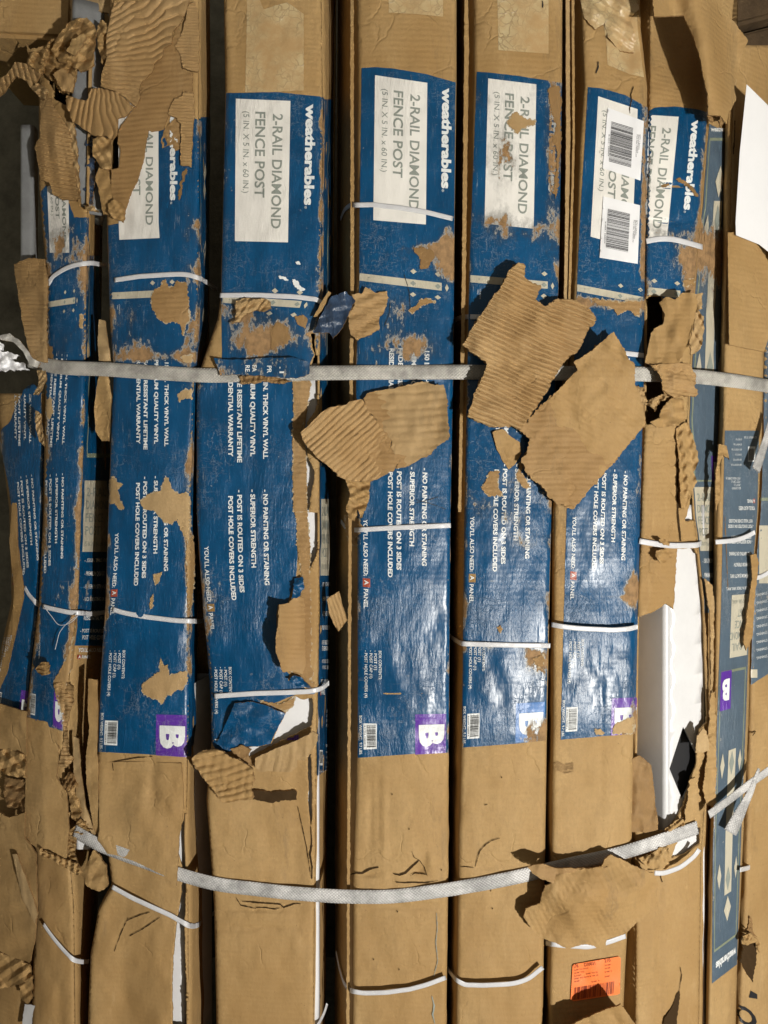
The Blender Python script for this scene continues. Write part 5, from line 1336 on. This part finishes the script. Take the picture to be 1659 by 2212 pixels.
hpart('torn_edge', T('R6', (1115, 1080), (1140, 1080), (1160, 1140), (1200, 1260), (1210, 1330), (1175, 1400), (1200, 1460), (1150, 1560), (1120, 1640), (1095, 1640), (1080, 1300), (1062, 1120)), dmaker(.004, seed=119, crump=(.012, 20)), KRAFT, step=3, amp=2.2, seed=319)
hpart('torn_edge', T('S3', (1248, 430), (1275, 450), (1300, 480), (1312, 600), (1306, 1000), (1300, 1400), (1286, 1400), (1288, 900), (1285, 700), (1266, 560)), dmaker(-.006, seed=120, crump=(.008, 20)), KRAFT_LIGHT, step=3, amp=1.8, seed=320)
hpart('torn_edge', T('S3', (1288, 1180), (1318, 1160), (1326, 1659), (1318, 1900), (1262, 1900), (1235, 1800), (1262, 1600)), dmaker(.000, seed=121, crump=(.010, 24)), KRAFT, step=3, amp=2.0, seed=321)
hpart('slit', T('S3', (1065, -540), (1073, -540), (1080, 0), (1098, 190), (1090, 190), (1068, 0)), dmaker(.002, seed=122, car=cH), TEAR_SHADE, step=4, amp=.5, seed=322, thick=.0002)  # flat dark strip, the slit's inner shade painted on
hpart('tear', T('S6', (1062, 1470), (1085, 1440), (1080, 1560), (1060, 1720), (970, 1720), (990, 1620), (1040, 1540)), dmaker(.002, seed=123, car=cH), TEAR_SHADE, step=4, amp=1.8, seed=323, thick=.0002)  # dark sheet whose colour gives the shaded gap
sheet('crumpled_corner', T('R3', (425, -60), (800, -60), (822, 60), (770, 120), (800, 260), (790, 340), (700, 330), (620, 240), (600, 150), (540, 190), (470, 120)), dmaker(.004, seed=124, car=cG, crump=(.010, 30)), TAPE, eG, step=3.6, amp=1.6, seed=324)
sheet('left_sheet_edge', [(1222, -100), (1230, -100), (1232, 300), (1226, 600), (1215, 1106), (1204, 1500), (1199, 1500), (1208, 1106), (1219, 600), (1223, 300)], lambda u, v: base(u) + .006 + 0 * v, KRAFT_LIGHT, eG, step=5, amp=.8, seed=325)
sheet('left_sheet_edge', [(1234, -100), (1240, -100), (1242, 300), (1234, 600), (1215, 1106), (1212, 1106), (1229, 600), (1237, 300)], lambda u, v: base(u) + .003 + 0 * v, KRAFT, eG, step=5, amp=.8, seed=326)
sheet('left_sheet_edge', [(1004, -100), (1009, -100), (1013, 100), (1006, 600), (996, 1106), (990, 1106), (998, 600), (1003, 100)], lambda u, v: base(u) + .006 + 0 * v, KRAFT, eF, step=5, amp=1.0, seed=327)
sheet('left_sheet_edge', [(757, -100), (764, -100), (765, 600), (760, 1106), (754, 2300), (748, 2300), (753, 1106), (757, 600)], lambda u, v: base(u) + .006 + 0 * v, KRAFT, eE, step=5, amp=1.0, seed=328)
sheet('right_sheet_edge', T('R3', (1440, 400), (1462, 430), (1450, 640), (1440, 800), (1440, 1400), (1425, 1500), (1415, 1480), (1425, 1000), (1432, 700)), dmaker(-.002, seed=125), KRAFT_LIGHT, eJ, step=4, amp=1.4, seed=329)
sheet('bulging_flap', [(1572, 502), (1600, 502), (1625, 515), (1645, 540), (1660, 565), (1672, 700), (1650, 760), (1575, 745)], dmaker(.010, seed=126, curl=(1600, 560, .8, -.6, 60, .006)), KRAFT, eJ, step=5, amp=.8, seed=330)
wad(T('S6', (1495, 1090), (1545, 1070), (1600, 1120), (1605, 1200), (1580, 1130), (1530, 1150), (1490, 1140)), .014, 127, KRAFT, crump=(.012, 14), par=eJ, name='torn_lip')
wad(T('S6', (1500, 1140), (1580, 1130), (1590, 1200), (1570, 1330), (1560, 1390), (1520, 1330), (1480, 1260)), .001, 128, TEAR_SHADE, crump=(.004, 14), par=eJ, name='torn_hole')  # dark sheet painted as the shaded hole; the board is not cut
wad(T('S6', (1540, 960), (1558, 990), (1562, 1060), (1590, 1100), (1545, 1080), (1500, 1060), (1530, 1040)), .002, 129, KRAFT_EDGE, crump=(.008, 10), par=eJ, name='torn_hole')
wad(T('S3', (1545, 280), (1580, 270), (1600, 330), (1570, 600), (1560, 800), (1520, 900), (1500, 840), (1530, 600), (1555, 420)), .010, 130, KRAFT, crump=(.006, 30), par=eJ, name='torn_strip', amp=1.4)
wad(T('S3', (1340, -440), (1390, -430), (1410, -340), (1370, -370), (1345, -300), (1350, -100), (1320, 0), (1318, -200)), .006, 131, KRAFT, crump=(.008, 18), par=eJ, name='torn_strip', amp=1.4)

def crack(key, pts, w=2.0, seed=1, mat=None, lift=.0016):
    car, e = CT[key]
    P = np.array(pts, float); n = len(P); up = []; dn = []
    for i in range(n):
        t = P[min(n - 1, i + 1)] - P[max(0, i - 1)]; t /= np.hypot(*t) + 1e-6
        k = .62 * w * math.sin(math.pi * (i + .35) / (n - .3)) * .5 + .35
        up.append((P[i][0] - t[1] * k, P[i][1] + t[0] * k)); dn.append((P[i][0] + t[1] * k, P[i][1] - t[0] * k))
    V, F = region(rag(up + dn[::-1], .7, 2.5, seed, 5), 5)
    a = Acc(); a.add(car.P(V[:, 0], V[:, 1], lift), F, mat or TEAR_SHADE)
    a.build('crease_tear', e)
crack('E', T('S5', (612, 690), (650, 680), (690, 680), (740, 655), (795, 642)), 7, 1)
crack('E', T('S5', (890, 685), (930, 695), (970, 680), (1000, 650), (1040, 615), (1055, 600)), 6, 2)
crack('E', T('S5', (905, 740), (960, 745), (1030, 742), (1100, 745), (1180, 730)), 2.5, 3)
crack('E', T('S5', (1000, 700), (1030, 680), (1070, 685), (1105, 690)), 3, 4)
crack('E', T('S5', (1010, 540), (1025, 580), (1060, 600), (1090, 640), (1110, 700)), 1.4, 5)
crack('E', T('S5', (1170, 940), (1175, 1050), (1165, 1130), (1178, 1250), (1150, 1360)), 1.5, 6, INK_GREY)
crack('E', T('S5', (1140, 1480), (1155, 1540), (1145, 1600), (1160, 1659)), 5, 7, INK_GREY)
crack('F', T('S5', (1420, 640), (1440, 570), (1450, 540), (1490, 495), (1530, 470), (1580, 455)), 2, 20)
crack('F', T('S5', (1325, 640), (1360, 640), (1410, 645)), 1.2, 21)
crack('F', T('S5', (1480, 240), (1500, 235)), 1.2, 22)
crack('D', T('S5', (0, 872), (80, 878), (160, 885), (180, 905), (250, 880), (290, 880)), 3.4, 23)
crack('D', T('S4', (1570, 865), (1659, 872), (1740, 880)), 3, 24)
crack('D', T('S4', (1530, 840), (1560, 890), (1659, 912)), 2, 25)
crack('D', T('S5', (0, 905), (60, 905), (120, 915), (170, 905)), 2, 26)
crack('D', T('S5', (355, 380), (362, 500), (350, 560), (365, 640), (362, 720)), 5, 27)
crack('D', T('S5', (270, 250), (300, 380), (330, 520), (355, 700)), 1.4, 28)
crack('C', T('S4', (700, 300), (750, 280), (780, 290), (830, 295)), 1.0, 29)
crack('C', T('S4', (820, 990), (900, 955), (970, 935)), 2.0, 30)
crack('C', T('S4', (840, 1090), (930, 1040), (1035, 968)), 2.0, 31)
crack('C', T('S4', (740, 1190), (780, 1080), (830, 970)), 1.5, 32)
crack('C', T('Y', (920, 830), (1000, 815), (1120, 795), (1245, 785)), 2.4, 34)
crack('C', T('Y', (918, 840), (925, 900)), 2.5, 35)
crack('F', T('R5', (1490, 540), (1500, 600)), 1, 36)
crack('G', T('R3', (788, 560), (770, 610), (775, 650), (762, 700), (765, 735)), 3, 37)
crack('G', T('R3', (558, 398), (560, 430), (545, 475)), 3.2, 38, BLACK_INK)
crack('F', T('R3', (198, 5), (200, 30), (198, 50)), 3.5, 39, BLACK_INK)
for k in range(7):
    y = 10 + k * 9; crack('G', T('S3', (270, 1625 + y), (300, 1610 + y), (340, 1630 + y), (400, 1618 + y)), .9, 40 + k, KRAFT_EDGE)
crack('H', T('S6', (960, 690), (975, 740)), 3, 50); crack('H', T('S6', (1085, 1440), (1100, 1340), (1090, 1290)), 1.6, 51)
crack('J', T('S3', (1560, 1450), (1580, 1420)), 3, 52); crack('J', T('S3', (1380, 30), (1390, 250), (1400, 500)), 1.2, 53, KRAFT_EDGE)
crack('J', T('R6', (1395, 60), (1385, 300), (1375, 500), (1372, 720)), 3.2, 54, KRAFT_EDGE)
crack('J', T('R3', (1445, 780), (1440, 900), (1435, 1000)), 5, 55)
crack('J', T('R3', (1440, 420), (1438, 470), (1432, 530)), 4, 56)
for k, x in enumerate((1275, 1282, 1290, 1268)):
    crack('H', T('S6', (x, 860 + k * 44), (x + 20, 880 + k * 44), (x + 6, 930 + k * 40)), 5, 57 + k)
for k, (x, y) in enumerate(((990, 395), (915, 930), (925, 1305), (1200, 660), (1520, 795), (1530, 910), (1590, 60), (880, 170), (600, 620), (760, 1240))):
    crack('E' if x < 1245 else 'F', T('S5', (x, y - 5), (x + 3, y), (x, y + 6)), 2.6, 70 + k)
# cracks and dents on blue print
for k, (a, b) in enumerate((((1040, 1580), (1230, 1640)), ((960, 120), (1000, 340)), ((1180, 1560), (1040, 1600)), ((870, 300), (830, 460)))):
    crack('E', T('R5', a, ((a[0] + b[0]) / 2 + 12, (a[1] + b[1]) / 2), b), 1.4, 90 + k, INK_DARK)
def scratches(key, box, n, seed, mat=None, ang=90, sp=25, ln=(8, 40)):
    rs = random.Random(seed)
    for k in range(n):
        pass
# --- paper sheet at the right
acc = Acc()
e = loose('paper_sheet', 'blank white paper sheet leaning in front of the right-hand cartons', 'paper', [
    ('page', [(1613, 182), (1700, 268), (1720, 600), (1680, 560), (1640, 528), (1590, 508), (1589, 480), (1598, 330)], lambda u, v: base(u) - .035 + .02 * ((v - 180) / 400.) + .002 * np.sin(u / 30.), LABEL_WHITE, dict(step=8, amp=0, seed=1, thick=.0004, edge=LABEL_WHITE))])

# ================================================================== straps
def band(key, pts, label, width=.0062, lift=.0022, mat=BAND, extra=0.0):
    car = CT[key][0]
    P = []
    pp = np.array(pts, float)
    seg = np.r_[0, np.cumsum(np.hypot(np.diff(pp[:, 0]), np.diff(pp[:, 1])))]
    for s_ in np.linspace(0, seg[-1], max(4, int(seg[-1] / 16))):
        u = float(np.interp(s_, seg, pp[:, 0])); v = float(np.interp(s_, seg, pp[:, 1]))
        L, R = car.edge(v)
        d = float(car.fd(np.array([np.clip(u, L + 7, R - 7)]), np.array([v]), raw=True)[0])
        d -= lift + .0016
        over = max(L - 1 - u, u - R - 1, 0)
        d += over * S * (4.5 if key not in 'BD' else 2.2)
        P.append((u, v, d))
    return strap_obj('packing_band', P, width, mat, label, 'plastic band', 'thin white bands round the cartons', dens=5)
band('B', [(103, 615), (113, 598), (135, 582), (165, 571), (195, 568), (233, 573)], 'thin white band high on the second carton from the left')
band('C', [(247, 605), (300, 597), (360, 593), (400, 592), (433, 601), (453, 615), (470, 625)], 'thin white band just below the title panel of the third carton from the left')
band('D', [(475, 638), (553, 637), (640, 641), (685, 647), (697, 655)], 'thin white band across the upper half of the fourth carton, over the printed post strip')
band('E', [(735, 473), (743, 453), (756, 443), (806, 442), (853, 447), (916, 457), (981, 473)], 'thin white band crossing the clean title panel of the middle carton')
band('F', [(980, 692), (1000, 685), (1035, 684), (1090, 688)], 'short stretch of thin band entering under the large folded sheet at its left')
band('G', [(1330, 762), (1350, 763), (1392, 768)], 'short stretch of thin band right of the large folded sheet')
band('H', [(1396, 521), (1426, 515), (1459, 517), (1500, 528), (1565, 549)], 'thin white band below the broken title panel of the ripped right carton', .0072)
band('J', [(1644, 720), (1660, 725)], 'tiny bit of thin band at the right picture edge above the woven strap')
band('A', [(52, 1268), (67, 1293), (84, 1307), (96, 1312)], 'thin band cutting into the far-left carton, left end of the sagging row')
band('B', [(92, 1310), (120, 1317), (150, 1323), (205, 1326), (243, 1320)], 'thin white band round the second carton below the PANEL words, with frayed threads')
band('C', [(243, 1316), (267, 1324), (317, 1333), (383, 1341), (427, 1342), (445, 1340)], 'thin white band across the blue print of the third carton at mid height')
band('D', [(463, 1504), (553, 1498), (620, 1496), (667, 1494), (693, 1489), (711, 1475)], 'thin white band over the box contents words of the fourth carton')
band('E', [(736, 1126), (745, 1139), (757, 1145), (786, 1144), (853, 1140), (975, 1135)], 'thin white band just under the butterfly-shaped sheet on the middle carton')
band('F', [(970, 1373), (983, 1383), (1003, 1391), (1106, 1394), (1189, 1395)], 'thin white band across the speckled carton right of the middle, over its lower print')
band('G', [(1191, 1349), (1216, 1354), (1256, 1358), (1323, 1361), (1356, 1359), (1378, 1354)], 'slack thin band with a dark shadow above it across the lower blue print', lift=.010)
band('H', [(1381, 1169), (1423, 1176), (1456, 1179), (1503, 1178), (1526, 1166), (1543, 1144)], 'thin white band holding the ripped carton just above the bare white post', .0072, lift=.006)
band('J', [(1546, 1171), (1586, 1168), (1613, 1159), (1634, 1148)], 'slack thin band across the sideways grey-blue print near the right edge', lift=.009)
band('K', [(1628, 1250), (1645, 1246), (1662, 1236)], 'thin band on the far-right carton at mid height')
band('A', [(60, 1940), (75, 1970)], 'thin band fragment on the burst foot of the far-left carton', lift=.02)
band('B', [(93, 1996), (110, 2021), (133, 2049), (150, 2067), (163, 2077), (193, 2077)], 'thin white band low on the second carton from the left', .0055, lift=.004)
band('C', [(242, 1916), (283, 1939), (333, 1962), (367, 1977), (400, 1996), (417, 2001), (437, 1992), (463, 1972)], 'thin white band slanting below the woven strap on the third carton', lift=.004)
band('D', [(686, 2216), (700, 2192), (708, 2166)], 'short band end at the bottom edge in the gap left of the middle carton')
band('E', [(725, 2056), (733, 2096), (743, 2126), (757, 2141), (786, 2146), (836, 2144), (886, 2137), (923, 2127), (965, 2111)], 'slack thin band near the foot of the middle carton', .0058, lift=.007)
band('F', [(966, 2092), (983, 2116), (1001, 2127), (1036, 2129), (1106, 2126), (1140, 2116), (1174, 2089)], 'slack thin band near the foot of the carton right of the middle', .0058, lift=.008)
band('G', [(1178, 2036), (1206, 2042), (1273, 2046), (1313, 2036), (1356, 2021)], 'thin white band half covered by the crumpled wad, just above the orange label', lift=.009)
band('H', [(1414, 1886), (1439, 1886), (1473, 1872), (1499, 1852), (1513, 1832)], 'slack thin band under the woven strap on the foot of the ripped carton', lift=.012)
band('J', [(1599, 1879), (1626, 1872), (1646, 1852), (1645, 1832), (1652, 1820), (1665, 1808)], 'looped loose band near the lower right edge', lift=.008)

def web(pts, lift): return [(u, v, float(base(u)) - lift) for u, v in pts]
G_W = 'wide woven straps round the stack'
strap_obj('woven_strap', web([(60, 778), (113, 791), (233, 798), (350, 806), (460, 811), (560, 808), (673, 806), (766, 805), (900, 804), (1053, 804), (1200, 806), (1380, 808), (1496, 813), (1580, 822), (1700, 840)], .0065),
          .0188, WEB, 'wide grey woven strap running level across the upper stack', 'strap', G_W)
strap_obj('woven_strap', web([(160, 1795), (207, 1822), (300, 1858), (388, 1889), (463, 1909), (553, 1921), (660, 1932), (753, 1937), (840, 1937), (953, 1924), (1106, 1897), (1230, 1868), (1346, 1842), (1439, 1812), (1512, 1786)], .0062),
          .0178, WEB_CLEAN, 'wide white woven strap sagging across the lower stack', 'strap', G_W)
def at(u, v, lift): return (u, v, float(base(u)) - lift)
strap_obj('woven_strap', [at(1532, 1760, .012), at(1580, 1725, .02), at(1625, 1690, .03), at(1665, 1662, .035)], .0110, WEB_CLEAN, 'upper limb of the loose forked strap end at the lower right edge', 'strap', None)
strap_obj('woven_strap', [at(1640, 1660, .034), at(1622, 1710, .030), at(1600, 1755, .026), at(1576, 1802, .018)], [.004, .010, .016, .020], WEB_CLEAN, 'broad lower limb of the loose forked strap end at the lower right edge', 'strap', None)
strap_obj('woven_strap', [at(1668, 900, .020), at(1655, 950, .022), at(1632, 1020, .024)], [.012, .014, .017], WEB_CLEAN, 'cut strap tail hanging down at the right edge below the level strap', 'strap', None)
acc = Acc()
loose('frayed_strap', 'white frayed strap shreds and knot at the left edge', 'frayed strap', [
    ('tail', T('R4', (-60, 470), (0, 515), (60, 500), (120, 540), (170, 600), (210, 660), (260, 690), (240, 730), (190, 700), (150, 620), (90, 560), (0, 540), (-60, 560)), dmaker(.03, seed=140, crump=(.010, 30), d0=.09), WEB, dict(step=3, amp=1.2, seed=340)),
    ('shred', T('R4', (-60, 600), (10, 620), (60, 625), (130, 650), (60, 680), (150, 690), (190, 740), (100, 735), (0, 745), (-60, 740)), dmaker(.04, seed=141, crump=(.020, 18), d0=.09), LABEL_WHITE, dict(step=3, amp=3.5, seed=341, edge=LABEL_WHITE)),
    ('shred', T('R4', (-60, 540), (0, 560), (20, 570), (20, 610), (-10, 620), (-60, 600)), dmaker(.035, seed=142, crump=(.016, 14), d0=.09), LABEL_WHITE, dict(step=3, amp=3, seed=342, edge=LABEL_WHITE))])
th = [(96, 1312, .03), (110, 1330, .035), (128, 1350, .036), (150, 1346, .03), (168, 1330, .034), (150, 1342, .036), (128, 1368, .036), (122, 1390, .034), (118, 1406, .033)]
strap_obj('loose_thread', [(u, v, float(base(u)) - .012 + .0 * d) for u, v, d in th], .0007, BAND, 'fine loose white thread curling below the band knot on the far-left cartons', 'thread', None, dens=3, thick=.0005)
# ================================================================== background
def slab(name, u0, v0, u1, v1, d, depth, mat, label, cat, group=None, rot=0.0):
    a = W(u0, v0, d); b = W(u1, v1, d)
    cx, cz = (a[0] + b[0]) / 2, (a[2] + b[2]) / 2
    hx, hz = abs(b[0] - a[0]) / 2, abs(b[2] - a[2]) / 2
    bm = bmesh.new(); bmesh.ops.create_cube(bm, size=2)
    for v in bm.verts: v.co = Vector((v.co.x * hx, v.co.y * depth / 2, v.co.z * hz))
    bmesh.ops.bevel(bm, geom=bm.edges[:], offset=.006, segments=2, affect='EDGES')
    me = bpy.data.meshes.new(name); bm.to_mesh(me); bm.free(); me.materials.append(mat)
    at_ = me.attributes.new('wear', 'FLOAT', 'POINT')
    o = bpy.data.objects.new(name, me); COL.objects.link(o); o.location = (cx, d + depth / 2, cz); o.rotation_euler = (0, rot, 0)
    return tag(o, label, cat, group)
slab('background_box', -90, -110, 158, 78, .10, .2, KRAFT, 'plain brown box behind the stack at the top left corner', 'box', None, .05)
slab('timber_plank', 1480, -40, 1800, 40, .29, .04, WOOD, 'dark weathered plank at the top right corner, upper one', 'plank', 'planks behind the top right corner', -.25)
slab('timber_plank', 1480, 62, 1800, 128, .30, .04, WOOD, 'dark weathered plank at the top right corner, lower one', 'plank', 'planks behind the top right corner', -.25)
